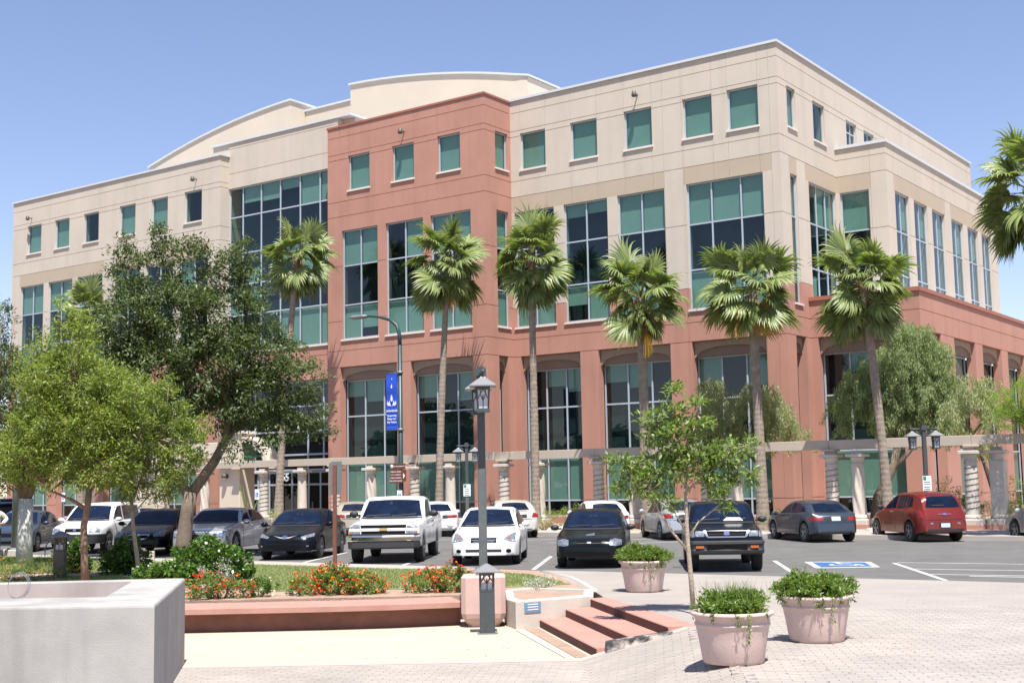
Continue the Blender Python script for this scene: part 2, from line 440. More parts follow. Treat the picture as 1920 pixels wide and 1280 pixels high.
# ---- left wing
FL = Face('f', -2.1); SL = Face('s', -34.3)
tops = [(-53.34, -51.8), (-50.3, -48.76), (-47.23, -45.7), (-43.6, -42.06), (-40.53, -39.0), (-37.46, -35.92)]
mids = [(-53.98, -51.42), (-50.89, -48.33), (-47.8, -45.24), (-44.1, -41.54), (-41.0, -38.44), (-37.9, -35.34)]
arcs = [(-54.0, -50.6), (-49.6, -45.8), (-44.8, -41.0), (-40.0, -36.2)]
def mL(x, z):
    if z < 9.9: return RED
    if 15.8 < z < 16.6 and (-54.1 < x < -45.1 or -44.2 < x < -35.2): return DTAN
    return TAN
ops = [(a, b, 17.97, 19.87) for a, b in tops] + [(a, b, 9.9, 15.8) for a, b in mids] + [(a, b, 0, 8.42) for a, b in arcs]
wall(FL, -55.0, -34.33, 0, 21.62, ops, [x for t in tops for x in t] + [-45.1, -44.2, -54.1, -35.2], HL, mL)
for k, (a, b) in enumerate(tops): window(FL, a, b, 17.97, 19.87, (), (), lambda i, j, k=k: None if k in (2, 5) else 1.0)
for k, (a, b) in enumerate(mids): window(FL, a, b, 9.9, 15.8, ((a + b) / 2,), (11.75, 13.88), blind_mid())
for k, (a, b) in enumerate(arcs): arcade(FL, a, b, 3, k)
wall(SL, -2.1, 2, 8.0, 21.62, [], [], HL, lambda x, z: TAN if z > 9.9 else RED)
m = MB(); m.box(-55.0, -54.55, -1.65, 20, 0, 21.62); m.build('end_wall', TAN, bld)
# ---- curtain wall between left wing and tower
FC = Face('f', -1.45)
wall(FC, -34.3, -25.5, 19.7, 22.43, [], [-31.9, -29.1, -26.6], [20.6, 22.1], lambda x, z: TAN, th=.45)
wall(FC, -34.3, -25.5, 8.0, 9.9, [], [], [9.3], lambda x, z: RED)
cr = random.Random(11)
pat = {4: [None, .55, .6, .35, 1.0, 1.0], 3: [None] * 6, 2: [None, (.0, .5), None, .4, 1.0, 1.0], 1: [(0, .9)] * 2 + [None] * 4, 0: [None, None, None, 1.0, 1.0, 1.0]}
window(FC, -34.3, -25.5, 9.9, 19.7, (-33.2, -31.67, -30.1, -28.52, -26.97, -26.2), (12.1, 13.9, 15.75, 17.95),
       lambda i, j: pat[j][min(i, 5)] if j in pat else None, depth=.12, fw=.075)
window(FC, -34.3, -25.5, 3.0, 8.0, (-32.3, -30.2, -28.1, -26.9), (3.9, 5.2, 6.6), lambda i, j: None, depth=.3, sill=False, fw=.1, dark=True)
# upper band box behind
m = MB(); m.box(-35.7, -34.302, -1.42, 3, 21.0, 22.43); m.box(-34.3, -24.6, -.99, 3, 21.68, 22.43); m.build('upper_band', TAN, bld)
m = MB(); m.box(-35.8, -24.5, -1.52, 3.1, 22.432, 22.55); m.build('parapet_cap', 'cap_white', bld)
# ---- right side, u = 0 (upper)
S0 = Face('s', 0.0)
tops = [(.99, 1.95), (3.99, 5.41), (8.21, 9.62), (10.64, 12.1)]
def mS(x, z):
    if z < 10.9: return RED
    if 15.8 < z < 16.6 and (.9 < x < 1.85 or 2.75 < x < 6.6): return DTAN
    return TAN
ops = [(a, b, 17.97, 19.87) for a, b in tops] + [(1.0, 1.78, 9.9, 15.8), (3.1, 6.42, 10.3, 15.8), (.95, 2.05, 0, 8.42)]
wall(S0, .03, 6.56, 0, 21.62, ops, [2.75, .9], HL, mS)
wall(S0, 6.56, 29.3, 17.4, 21.62, ops, [13, 18, 23.5], HL, mS)
for k, (a, b) in enumerate(tops): window(S0, a, b, 17.97, 19.87, () if k < 2 else (a + .8,), () if k < 2 else (19.3,), lambda i, j, k=k: 1.0 if k == 0 else None)
window(S0, 1.0, 1.78, 9.9, 15.8, (), (11.75, 13.88), lambda i, j: 1.0 if j == 2 else None)
window(S0, 3.1, 6.42, 10.3, 15.8, (4.2, 5.3), (11.75, 13.88), lambda i, j: 1.0 if (j == 2 and i > 0) else ((0, .8) if j == 0 and i == 0 else None))
arcade(S0, .95, 2.05, 1, 2)
m = MB(); m.box(-3, -.02, 28.85, 29.3, 17.4, 21.62); m.box(2, 2.46, 24.6, 25.05, 9.9, 17.95); m.box(-3, 2.0, 24.6, 25.05, 9.9, 17.95); m.build('back_wall', TAN, bld)
# ---- block B
FB = Face('f', 6.56); SB = Face('s', 2.49)
def mB(x, z): return DTAN if 15.8 < z < 16.6 and x < 1.7 else (TAN if z > 10.2 else RED)
wall(FB, 0, 2.46, 10.15, 17.95, [(.14, 1.6, 10.3, 15.8)], [1.7], [13.88, 16.6, 17.42], mB)
window(FB, .14, 1.6, 10.3, 15.8, (), (11.75, 13.88), lambda i, j: 1.0 if j == 2 else None)
wb = [(7.63, 9.65), (10.37, 12.41), (13.18, 15.28), (16.4, 18.5), (19.3, 21.3), (21.95, 23.85)]
def mB2(x, z): return DTAN if 15.8 < z < 16.6 and (7.55 < x < 15.4 or 16.3 < x < 24.0) else TAN
wall(SB, 6.56, 25.05, 10.15, 17.95, [(a, b, 10.3, 15.8) for a, b in wb], [7.55, 15.4, 16.3, 24.0], [13.88, 16.6, 17.42], mB2)
for a, b in wb: window(SB, a, b, 10.3, 15.8, ((a + b) / 2,), (11.75, 13.88), lambda i, j: [.5, None, .9][(i + int(a)) % 3] if j == 2 else None)
# ---- red base on the right
FX = Face('f', 2.57); SX = Face('s', 5.05)
wall(FX, 0, 5.02, 0, 10.1, [(.35, 4.1, 0, 8.42)], [], [1.25, 8.42, 9.3], mR)
arcade(FX, .35, 4.1, 3, 0)
bo = [(3.6, 5.3), (7.2, 10.5), (11.7, 15.0), (16.2, 19.5), (20.7, 24.0), (25.2, 28.5)]
wall(SX, 2.57, 45, 0, 10.1, [(a, b, 0, 8.42) for a, b in bo], [6.2, 11.1, 20.1, 30], [1.25, 8.42, 9.3], mR)
for k, (a, b) in enumerate(bo): arcade(SX, a, b, 2, k)
m = MB(); m.box(.0, 5.12, 2.49, 3.1, 10.102, 10.28); m.box(4.5, 5.12, 3.1, 45, 10.102, 10.28); m.build('parapet_cap', 'cap_red', bld)
m = MB(); m.box(0, 4.5, 3.1, 45, 9.9, 10.1); m.build('terrace', 'cap_white', bld)
# ---- caps and roofs
m = MB(); m.box(-14.76, .08, -.08, .5, 21.622, 21.74); m.box(-.5, .08, .5, 29.38, 21.622, 21.74); m.build('parapet_cap', 'cap_white', bld)
m = MB(); m.box(-25.55, -14.72, -2.30, -1.8, 21.552, 21.66); m.box(-15.2, -14.72, -1.8, .1, 21.552, 21.66); m.build('parapet_cap', 'cap_red', bld)
m = MB(); m.box(-55.08, -34.2, -2.18, -1.6, 21.622, 21.73); m.box(-34.7, -34.2, -1.6, 0, 21.622, 21.73); m.build('parapet_cap', 'cap_white', bld)
m = MB(); m.box(-.1, 2.57, 6.48, 7, 17.952, 18.1); m.box(2.0, 2.57, 7, 25.13, 17.952, 18.1); m.build('parapet_cap', 'cap_white', bld)
m = MB(); m.box(-54.5, -.5, .6, 29, 20.9, 21.0); m.box(-25, -15.2, -1.8, .6, 20.9, 21.0); m.box(0, 2, 7, 24.6, 17.2, 17.3); m.build('roof', 'cap_white', bld)
# interior floor slabs keep light out of the shell
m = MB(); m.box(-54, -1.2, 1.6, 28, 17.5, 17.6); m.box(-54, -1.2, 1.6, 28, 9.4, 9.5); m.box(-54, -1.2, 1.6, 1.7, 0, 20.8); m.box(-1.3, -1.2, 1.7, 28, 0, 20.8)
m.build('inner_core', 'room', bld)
# ---- penthouse arch
def arch_z(u): return 27.35 - .0083 * (u + 34.2) ** 2
m = MB(); cap = MB()
def arch_piece(u0, u1, w0, w1, zf, n=16):
    us = [u0 + (u1 - u0) * k / n for k in range(n + 1)]
    for k in range(n):
        a, b = us[k], us[k + 1]
        vs = [(a, w0, 20.9), (b, w0, 20.9), (b, w0, zf(b)), (a, w0, zf(a)), (a, w1, 20.9), (b, w1, 20.9), (b, w1, zf(b)), (a, w1, zf(a))]
        m.add(vs, [(0, 1, 2, 3), (4, 7, 6, 5), (3, 2, 6, 7)] + ([(0, 3, 7, 4)] if k == 0 else []) + ([(1, 5, 6, 2)] if k == n - 1 else []))
        zz = lambda u: zf(u)
        e0 = -.1 if k == 0 else 0; e1 = .1 if k == n - 1 else 0
        vs = [(a + e0, w0 - .1, zf(a) + .002), (b + e1, w0 - .1, zf(b) + .002), (b + e1, w0 - .1, zf(b) + .12), (a + e0, w0 - .1, zf(a) + .12),
              (a + e0, w1, zf(a) + .002), (b + e1, w1, zf(b) + .002), (b + e1, w1, zf(b) + .12), (a + e0, w1, zf(a) + .12)]
        cap.add(vs, [(0, 1, 2, 3), (4, 7, 6, 5), (3, 2, 6, 7), (0, 4, 5, 1), (0, 3, 7, 4), (1, 5, 6, 2)])
arch_piece(-50.9, -36.75, 6.0, 12, arch_z)
arch_piece(-31.4, -17.73, 6.0, 14, arch_z)
arch_piece(-36.72, -31.43, 7.4, 12, lambda u: 26.85, 4)
m.build('penthouse_wall', CREAM, bld); cap.build('parapet_cap', 'cap_white', bld)
# joint line on the penthouse: thin recessed look from a proud lower course
m = MB(); m.box(-48.6, -36.70, 5.97, 6.0, 21.1, 25.2); m.box(-31.35, -17.76, 5.97, 6.0, 21.1, 25.0); m.build('penthouse_course', CREAM, bld)
# ---- wall: single backing mesh, then panels
wallmb.build('wall', [TAN, RED], bld)
panel_list.sort(key=lambda p: -((p[2] - p[1]) * (p[4] - p[3])) / (40 + abs(p[0].P(p[1], 0, 0)[0]) + .5 * abs(p[0].P(p[1], 0, 0)[1])))
rest = MB()
for k, (face, a, b, z0, z1, mt) in enumerate(panel_list):
    if k < 300:
        q = MB(); face.box(q, a, b, 0, .03, z0, z1); q.build('panel', mt, bld)
    else:
        face.box(rest, a, b, 0, .03, z0, z1, [TAN, DTAN, RED].index(mt))
if rest.v: rest.build('panel', [TAN, DTAN, RED], bld, kind='stuff')
# ---- wall lamps on the top floor
for face, a, z in ((F0, -7.2, 20.55), (FT, -20.0, 20.5), (FL, -52.9, 20.35), (FL, -36.4, 20.5)):
    m = MB(); p = face.P(a, -.02, z); 
    m.tube([(p[0], p[1] + .02, z), (p[0], p[1] - .1, z + .02), (p[0], p[1] - .28, z)], .035, 6)
    m.lathe([(.02, .17), (.10, .14), (.13, -.05), (.12, -.12), (.03, -.14)], 10, (p[0], p[1] - .3, z - .02)); m.build('wall_lamp', 'bronze', bld)
# ---- entrance under the curtain wall
FE = Face('f', -1.15)
ent = MB()
window(FE, -34.3, -25.6, .02, 2.98, (-33.2, -32.2, -31.3, -30.4, -29.5, -28.2, -27.3, -26.4), (2.25,), lambda i, j: None, depth=.15, sill=False, fw=.1, dark=True, name='entrance_doors')
m = MB(); m.box(-28.95, -28.89, -1.10, -1.02, .9, 1.3); m.box(-27.85, -27.79, -1.10, -1.02, .9, 1.3); m.build('door_handle', 'pale_metal', bld)
m = MB(); m.box(-34.3, -25.5, -.80, -.75, 2.3, 3.0); m.build('door_header', 'room', bld)
t = text('street_number', '55', .62, 'sign_white', bld, front_text_matrix(-29.9, -1.12, 2.64), .02, bold=.012)

# ---- entrance portico
por = thing('entrance_portico', ORG, -YAW, 'cream stucco entrance portico with a rounded canopy, behind the parked silver sedan', 'portico')
m = MB(); m.cbox(-30.95, -29.38, -5.0, -3.9, 0, 5.0, .02); m.build('pylon', CREAM, por)
m = MB(); m.box(-31.05, -29.28, -5.1, -3.8, 5.002, 5.16); m.build('pylon_cap', 'sill', por)
m = MB(); m.cbox(-36.2, -30.96, -4.9, -4.2, 3.75, 4.6, .02); m.build('lintel', CREAM, por)
m = MB(); m.cbox(-37.3, -36.2, -5.0, -4.0, 0, 4.6, .02); m.build('pier', CREAM, por)
m = MB(); n = 12
ro = [(-29.379 + 2.05 * math.sin(k / n * math.pi / 2), 3.1 + 1.75 * math.cos(k / n * math.pi / 2)) for k in range(n + 1)]
ri = [(-29.379 + 1.75 * math.sin(k / n * math.pi / 2), 3.1 + 1.45 * math.cos(k / n * math.pi / 2)) for k in range(n + 1)]
m.loft([[(a[0], -4.9, a[1]), (a[0], -4.0, a[1]), (b[0], -4.0, b[1]), (b[0], -4.9, b[1])] for a, b in zip(ro, ri)], True, True, True); m.build('arched_rim', CREAM, por)
for k in range(5):
    z = 3.2 + .26 * k; wdt = 1.75 * math.sqrt(max(.02, 1 - ((z - 3.1 + .1) / 1.45) ** 2)) - .02
    q = MB(); q.box(-29.37, -29.379 + wdt, -4.7, -4.5, z, z + .12); q.build('louvre', 'sign_green', por)
m = MB(); m.tube([(-30.35, -5.0, 2.75), (-30.35, -5.16, 2.75)], .12, 10); m.lathe([(.16, 0), (.15, .12), (.08, .2), (.02, .22)], 12, (-30.35, -5.2, 2.68)); m.build('wall_lantern', 'bronze', por)
m = MB(); m.lathe([(.02, 0), (.10, .03), (.13, .10)], 12, (-30.35, -5.2, 2.58)); m.build('lamp_bowl', 'lamp_glass', por)

# ================================================================== PERGOLA
per = thing('pergola', ORG, -YAW, 'long pergola of stone columns carrying a tan beam before the building', 'pergola')
def zbeam(u): return 3.5
joints = [-44, -37.5, -29.3, -22.3, -17.6, -11.8, -6.8, -1.6, 3.8, 9.2, 15.5, 22]
for a, b in zip(joints[:-1], joints[1:]):
    q = MB(); q.cbox(a + .004, b - .004, -5.3, -4.95, 3.17, 3.52, .012); q.build('beam', 'beam', per)
    q = MB(); q.cbox(a - .28, a + .28, -5.42, -4.83, 3.10, 3.169, .01); q.build('bearing_block', 'beam', per)
def capital_prof(r): return [(r * 1.0, 2.55), (r * 1.08, 2.56), (r * 1.08, 2.60), (r * .98, 2.61), (r * 1.0, 2.72), (r * 1.12, 2.80), (r * 1.35, 2.86)]
def plinth(col, u, w, hw=.42):
    q = MB(); q.cbox(u - hw, u + hw, w - hw, w + hw, 0, .34, .02); q.build('pedestal', 'stone_pedestal', col)
    q = MB(); q.cbox(u - hw * .96, u + hw * .96, w - hw * .96, w + hw * .96, .341, .52, .03); q.build('base_block', 'white_stone', col)
def column(u, kind, w=-5.12):
    r = .24
    prof0 = [(r * 1.35, .521), (r * 1.4, .58), (r * 1.3, .64), (r * 1.1, .68)]
    m = MB()
    if kind == 'twist':
        rings = []; N = 32
        for k in range(41):
            z = .68 + 1.87 * k / 40; ring = []
            for j in range(N):
                a = 2 * math.pi * j / N; rr = r * (1.0 - .08 * k / 40) * (1 + .13 * math.cos(5 * (a) + z * 5.2))
                ring.append((u + rr * math.cos(a), w + rr * math.sin(a), z))
            rings.append(ring)
        m.loft(rings, True, False, False, 0, True)
    elif kind == 'square':
        m.cbox(u - .25, u + .25, w - .25, w + .25, .6, 2.6, .02)
    else:
        m.lathe([(r * 1.12, .68), (r * 1.05, .8), (r * 1.0, 1.6), (r * .93, 2.55)], 20, (u, w, 0), caps=False)
    col = m.build('column', 'white_stone', per)
    q = MB(); q.lathe(prof0, 20, (u, w, 0)); q.build('base_ring', 'white_stone', col)
    q = MB(); q.lathe(capital_prof(r * .95), 20, (u, w, 0)); q.cbox(u - .36, u + .36, w - .36, w + .36, 2.86, 2.97, .02); q.box(u - .2, u + .2, w - .15, w + .15, 2.97, 3.10); q.build('capital', 'white_stone', col)
    plinth(col, u, w)
    if kind == 'cord':
        pts = []
        for k in range(100):
            a = k * .55; z = .75 + 1.8 * k / 99; rr = r * (1.06 - .12 * k / 99) + .012
            pts.append((u + rr * math.cos(a), w + rr * math.sin(a), z))
        q = MB(); q.tube(pts, .011, 4); q.build('light_string', 'dark_metal', col)
for u, k in ((-37.5, 'plain'), (-35.6, 'twist'), (-31.97, 'twist'), (-27.4, 'cord'), (-24.6, 'plain'), (-22.25, 'cord'), (-19.86, 'twist'), (-17.1, 'cord'), (-14.92, 'plain'), (-11.82, 'cord'),
             (-9.85, 'twist'), (-6.75, 'cord'), (-4.96, 'twist'), (-1.56, 'cord'), (-.18, 'twist'), (3.81, 'cord'), (4.86, 'twist'), (9.09, 'cord')):
    column(u, k)
column(9.95, 'square', -4.75)
# ================================================================== GROUND
def struct(name, mb, mats): return mb.build(name, mats, None, kind='structure')
def gl(l): return [tuple(L2W(u, w)[:2]) for u, w in l]
def brickmat(name, c1, c2, mortar, w, h, rot, rough=.85):
    m = bpy.data.materials.new(name); m.use_nodes = True; nt = m.node_tree; b = nt.nodes['Principled BSDF']; b.inputs['Roughness'].default_value = rough
    g = ND(nt, 'ShaderNodeNewGeometry'); mp = ND(nt, 'ShaderNodeMapping'); mp.inputs['Rotation'].default_value = (0, 0, rot)
    nt.links.new(g.outputs['Position'], mp.inputs[0])
    br = ND(nt, 'ShaderNodeTexBrick'); br.inputs['Scale'].default_value = 1; br.inputs['Brick Width'].default_value = w; br.inputs['Row Height'].default_value = h
    br.inputs['Mortar Size'].default_value = .006; br.inputs['Mortar Smooth'].default_value = .3
    br.inputs['Color1'].default_value = (*c1, 1); br.inputs['Color2'].default_value = (*c2, 1); br.inputs['Mortar'].default_value = (*mortar, 1)
    nt.links.new(mp.outputs[0], br.inputs['Vector'])
    n = ND(nt, 'ShaderNodeTexNoise'); n.inputs['Scale'].default_value = .7; n.inputs['Detail'].default_value = 9; nt.links.new(g.outputs['Position'], n.inputs['Vector'])
    r = ND(nt, 'ShaderNodeMapRange'); r.inputs['To Min'].default_value = .78; r.inputs['To Max'].default_value = 1.18; nt.links.new(n.outputs[0], r.inputs[0])
    x = ND(nt, 'ShaderNodeVectorMath', operation='SCALE'); nt.links.new(br.outputs[0], x.inputs[0]); nt.links.new(r.outputs[0], x.inputs['Scale']); nt.links.new(x.outputs[0], b.inputs['Base Color'])
    bp = ND(nt, 'ShaderNodeBump'); bp.inputs['Strength'].default_value = .4; bp.inputs['Distance'].default_value = .01; bp.invert = True
    nt.links.new(br.outputs['Fac'], bp.inputs['Height']); nt.links.new(bp.outputs[0], b.inputs['Normal'])
    MATS[name] = m
brickmat('paver_field', (.29, .258, .228), (.275, .243, .214), (.262, .232, .204), .235, .1175, .35)
for i, c in enumerate(((.295, .262, .232), (.285, .252, .222), (.305, .27, .24))): M('paver%d' % i, c, .85, .17, .8, .3, 40, world_co=True, detail=9)
M('paver_joint', (.30, .265, .232), .95, .1, 3, .3, 40, world_co=True)

m = MB(); m.add([(-900, -900, -.52), (900, -900, -.52), (900, 900, -.52), (-900, 900, -.52)], [(0, 1, 2, 3)]); struct('ground', m, 'gravel_bed')
m = MB(); m.prism(gl([(-140, -27), (140, -27), (140, -10.35), (-140, -10.35)]), -.5, 0); struct('parking_lot_asphalt', m, 'asphalt')
m = MB(); m.prism(gl([(-140, -10.35), (140, -10.35), (140, -10.2), (-140, -10.2)]), -.4, .15); struct('kerb', m, 'kerb')
m = MB(); m.prism(gl([(-140, -10.196), (140, -10.196), (140, -8.3), (-140, -8.3)]), -.4, .146); m.prism(gl([(2.6, -8.296), (60, -8.296), (60, -4.1), (2.6, -4.1)]), -.4, .146); struct('far_pavement', m, 'concrete_walk')
m = MB(); m.prism(gl([(-140, -8.296), (2.596, -8.296), (2.596, 3), (-140, 3)]), -.4, .12); m.prism(gl([(2.6, -4.096), (60, -4.096), (60, 60), (2.6, 60)]), -.4, .12); struct('planting_bed', m, 'gravel_bed')
m = MB(); m.prism(gl([(-80, -28.3), (1.6, -28.3), (3.2, -27.004), (-80, -27.004)]), -.5, .02); struct('near_pavement', m, 'concrete_walk')
# parking bay lines
m = MB()
def line_on(mb, p, q, w, z=.004, mi=0):
    p = Vector(p[:2]); q = Vector(q[:2]); n = (q - p).normalized(); n = Vector((-n.y, n.x)) * w / 2
    mb.add([(*(p + n), z), (*(p - n), z), (*(q - n), z), (*(q + n), z)], [(0, 1, 2, 3)], mi)
E0 = lambda X: 35.27 + (X + 4.69) * (25.4 - 35.27) / (9.79 + 4.69)
for X in (-15.6, -12.2, -9.1, -5.95, -3.0, .42, 3.15, 6.02, 8.57):
    line_on(m, (X, E0(X) + .05), (X + .58, E0(X) + 5.6), .11)
# hatched aisle at right
a0 = Vector((9.30, 32.04)); a1 = Vector((8.57, 26.5)); 
for t, dx in ((0, 6), (.42, 5.5), (.72, 5)):
    p = a0.lerp(a1, t); line_on(m, p, p + Vector((dx, -dx * .56)), .10)
line_on(m, (9.40, 27.3), (14, 24.6), .11)
for X in range(-30, 4, 3):
    p = L2W(X, -10.5); q = L2W(X - 2.6, -15.2); line_on(m, p, q, .10)
struct('parking_lines', m, 'white_paint')
m = MB(); qs = [ground(1508, 1053), ground(1632, 1053), ground(1650, 1063), ground(1530, 1065)]
c = sum(qs, Vector()) / 4
m.add([(p.x, p.y, .006) for p in qs], [(0, 1, 2, 3)])
struct('bay_marking_border', m, 'white_paint')
m = MB(); m.add([((c + (p - c) * .80).x, (c + (p - c) * .80).y, .010) for p in qs], [(0, 1, 2, 3)]); struct('bay_marking_blue', m, 'blue_paint')
# wheelchair symbol
m = MB(); ax = (qs[1] - qs[0]).normalized(); ay = (qs[0] - qs[3]).normalized()
def sy(x, y): return (c.x + ax.x * x + ay.x * y, c.y + ax.y * x + ay.y * y)
def sline(x0, y0, x1, y1, w): line_on(m, sy(x0, y0), sy(x1, y1), w, .014)
pts = [(.30 * math.cos(t), .30 * math.sin(t) - .18) for t in np.linspace(2.2, 6.6, 12)]
for a, b in zip(pts[:-1], pts[1:]): sline(*a, *b, .09)
sline(-.05, .62, .0, .12, .12); sline(0, .12, .32, .10, .10); sline(.32, .10, .45, -.4, .10); sline(0, .35, .26, .35, .08)
sline(-.13, .78, .01, .78, .14); struct('wheelchair_symbol', m, 'white_paint')
# plaza
def ramp(x, y=0): return -.42 + .42 * min(1, max(0, (x - .9) / 1.5))
m = MB()
Epts = [(2.75, 30.20), (9.79, 25.4), (24, 15.7), (24, 5), (2.42, 5), (2.42, 18.9), (1.60, 23.6), (1.5, 25.1), (1.25, 26.8), (.55, 30.4), (.65, 31.55)]
m.prism(Epts, -.5, -.022 + .024); struct('plaza_paving', m, 'paver_field')
m = MB(); m.prism([(-18, 18.9), (1.4, 18.9), (1.4, 23.6), (-.2, 24.6), (-18, 24.6)], -.5, -.42); struct('sunken_floor', m, 'cream_floor')
m = MB()
xs = [-18, .9, 2.415]
for a, b in zip(xs[:-1], xs[1:]):
    m.add([(a, 4, ramp(a) + .001), (b, 4, ramp(b) + .001), (b, 18.9, ramp(b) + .001), (a, 18.9, ramp(a) + .001)], [(0, 1, 2, 3)])
struct('ramp_bed', m, 'paver_joint')
m = MB()
for a, b in zip(xs[:-1], xs[1:]):
    m.add([(a, 18.62, ramp(a) + .004), (b, 18.62, ramp(b) + .004), (b, 18.9, ramp(b) + .004), (a, 18.9, ramp(a) + .004)], [(0, 1, 2, 3)])
struct('red_border_band', m, 'pink_concrete')
# individual pavers
pv = []; P = .235; Q = .1175; rot = R(-6)
for i in range(-45, 65):
    for j in range(-36, 80):
        x = i * P + (P / 2 if j % 2 else 0); y = 16 + j * Q
        X = x * math.cos(rot) - (y - 16) * math.sin(rot); Y = 16 + x * math.sin(rot) + (y - 16) * math.cos(rot)
        if Y > 18.50 and X < 2.75: continue
        if X < -5.6 or Y < 12.6 or Y > 21 or X > 9: continue
        if abs(X) > Y * .41: continue
        if X < 1.0 and Y < 16.2: continue
        pv.append((Y, X))
pv.sort(); pm = []
BV = [(-P / 2 + .002, -Q / 2 + .002, -.03), (P / 2 - .002, -Q / 2 + .002, -.03), (P / 2 - .002, Q / 2 - .002, -.03), (-P / 2 + .002, Q / 2 - .002, -.03), (-P / 2 + .0035, -Q / 2 + .0035, 0), (P / 2 - .0035, -Q / 2 + .0035, 0), (P / 2 - .0035, Q / 2 - .0035, 0), (-P / 2 + .0035, Q / 2 - .0035, 0)]
BF = [(4, 5, 6, 7), (0, 1, 5, 4), (1, 2, 6, 5), (2, 3, 7, 6), (3, 0, 4, 7)]
for k in range(3):
    q = MB(); q.add(BV, BF); pm.append(q.mesh('paver', ['paver%d' % k]))
far = MB(); pr = random.Random(5)
floor_ramp = bpy.data.objects['ramp_bed']
for n, (Y, X) in enumerate(pv):
    z = ramp(X) + .006 + pr.uniform(0, .002); tilt = -math.atan(.42 / 1.5) if .9 < X < 2.4 else 0
    if n < 300:
        o = link('paver', pm[pr.randrange(3)], floor_ramp); o.location = (X, Y, z); o.rotation_euler = (0, tilt, rot)
    else:
        mt = Matrix.Translation((X, Y, z)) @ Matrix.Rotation(tilt, 4, 'Y') @ Matrix.Rotation(rot, 4, 'Z')
        far.add([tuple(mt @ Vector(v)) for v in BV], BF, pr.randrange(3))
far.build('paver', ['paver0', 'paver1', 'paver2'], floor_ramp, kind='stuff')
# lawn, soil
m = MB(); m.prism([(-1.7, 31.5), (-.55, 30.75), (.35, 29.6), (1.1, 26.85), (-.3, 26.3), (-5.2, 26.4), (-6.6, 29.5), (-7.6, 35.6), (-7.0, 35.3)], -.5, .03); struct('lawn', m, 'lawn_base')
m = MB(); m.prism([(-30, 24.9), (-9, 24.9), (-5.9, 24.6), (-1, 24.8), (.3, 25.75), (1.45, 25.3), (1.2, 26.9), (.75, 31.2), (-1.5, 32.9), (-8, 37.35), (-30, 52.3)], -.5, .012); struct('soil_bed', m, 'soil')
m = MB(); m.prism([(-30, 31.9), (-10.5, 30.0), (-8.5, 29.6), (-7.75, 31.6), (-9.7, 37.4), (-12, 39.9), (-30, 52)], -.4, .026); struct('left_lawn', m, 'lawn_base')
def grass(name, poly, n, h, mats, hv=.5):
    xs_ = [p[0] for p in poly]; ys_ = [p[1] for p in poly]
    def ins(x, y):
        c_ = np.zeros(len(x), bool); j = len(poly) - 1
        for i in range(len(poly)):
            xi, yi = poly[i]; xj, yj = poly[j]
            t = ((yi > y) != (yj > y)) & (x < (xj - xi) * (y - yi) / (yj - yi + 1e-12) + xi); c_ ^= t; j = i
        return c_
    X = RNG.uniform(min(xs_), max(xs_), n * 2); Y = RNG.uniform(min(ys_), max(ys_), n * 2); k = ins(X, Y); X = X[k][:n]; Y = Y[k][:n]; n = len(X)
    a = RNG.uniform(0, 6.28, n); H = h * RNG.uniform(1 - hv, 1 + hv, n); w = .012 + .01 * RNG.random(n); lx = RNG.normal(0, .35, n) * H; ly = RNG.normal(0, .35, n) * H
    v = np.empty((n, 3, 3)); v[:, 0] = np.c_[X - w * np.cos(a), Y - w * np.sin(a), np.full(n, .02)]; v[:, 1] = np.c_[X + w * np.cos(a), Y + w * np.sin(a), np.full(n, .02)]; v[:, 2] = np.c_[X + lx, Y + ly, .02 + H]
    me = npmesh(name, v.reshape(-1, 3), 3, mats); return me
def npmesh(name, v, k, mats, midx=None, smooth=False):
    me = bpy.data.meshes.new(name); nf = len(v) // k
    me.vertices.add(len(v)); me.vertices.foreach_set('co', np.ascontiguousarray(v, dtype=np.float32).ravel())
    me.loops.add(len(v)); me.loops.foreach_set('vertex_index', np.arange(len(v), dtype=np.int32))
    me.polygons.add(nf); me.polygons.foreach_set('loop_start', np.arange(0, len(v), k, dtype=np.int32))
    if midx is not None: me.polygons.foreach_set('material_index', midx.astype(np.int32))
    for x in mats: me.materials.append(MATS[x])
    me.update(); me.validate(); return me
leafmat('grass_blade', (.19, .235, .075), (.33, .34, .16), .3, .7)
lp = [(-1.7, 31.4), (-.6, 30.6), (.3, 29.5), (1.0, 26.9), (-.3, 26.4), (-5.1, 26.5), (-6.5, 29.5), (-7.5, 35.4), (-7.0, 35.2)]
tag(link('grass', grass('grass', lp, 60000, .05, ['grass_blade'])), 'short mown green grass of the lawn in front of the parked cars', 'grass', None, 'stuff')
tag(link('grass', grass('grass', [(-16, 34.5), (-10.5, 30.1), (-8.6, 29.7), (-7.9, 31.6), (-9.8, 37), (-12, 39), (-18, 43)], 40000, .06, ['grass_blade'])), 'short green grass around the tree trunks on the left', 'grass', None, 'stuff')
# kerb edging of the lawn tip
m = MB(); m.tube([(.60, 30.9, -.02), (1.2, 28.8, -.02), (1.38, 26.9, -.02), (1.5, 25.2, -.02)], .07, 6); m.build('lawn_edging', 'kerb', None, label='pale concrete edging strip along the right tip of the lawn', cat='edging')
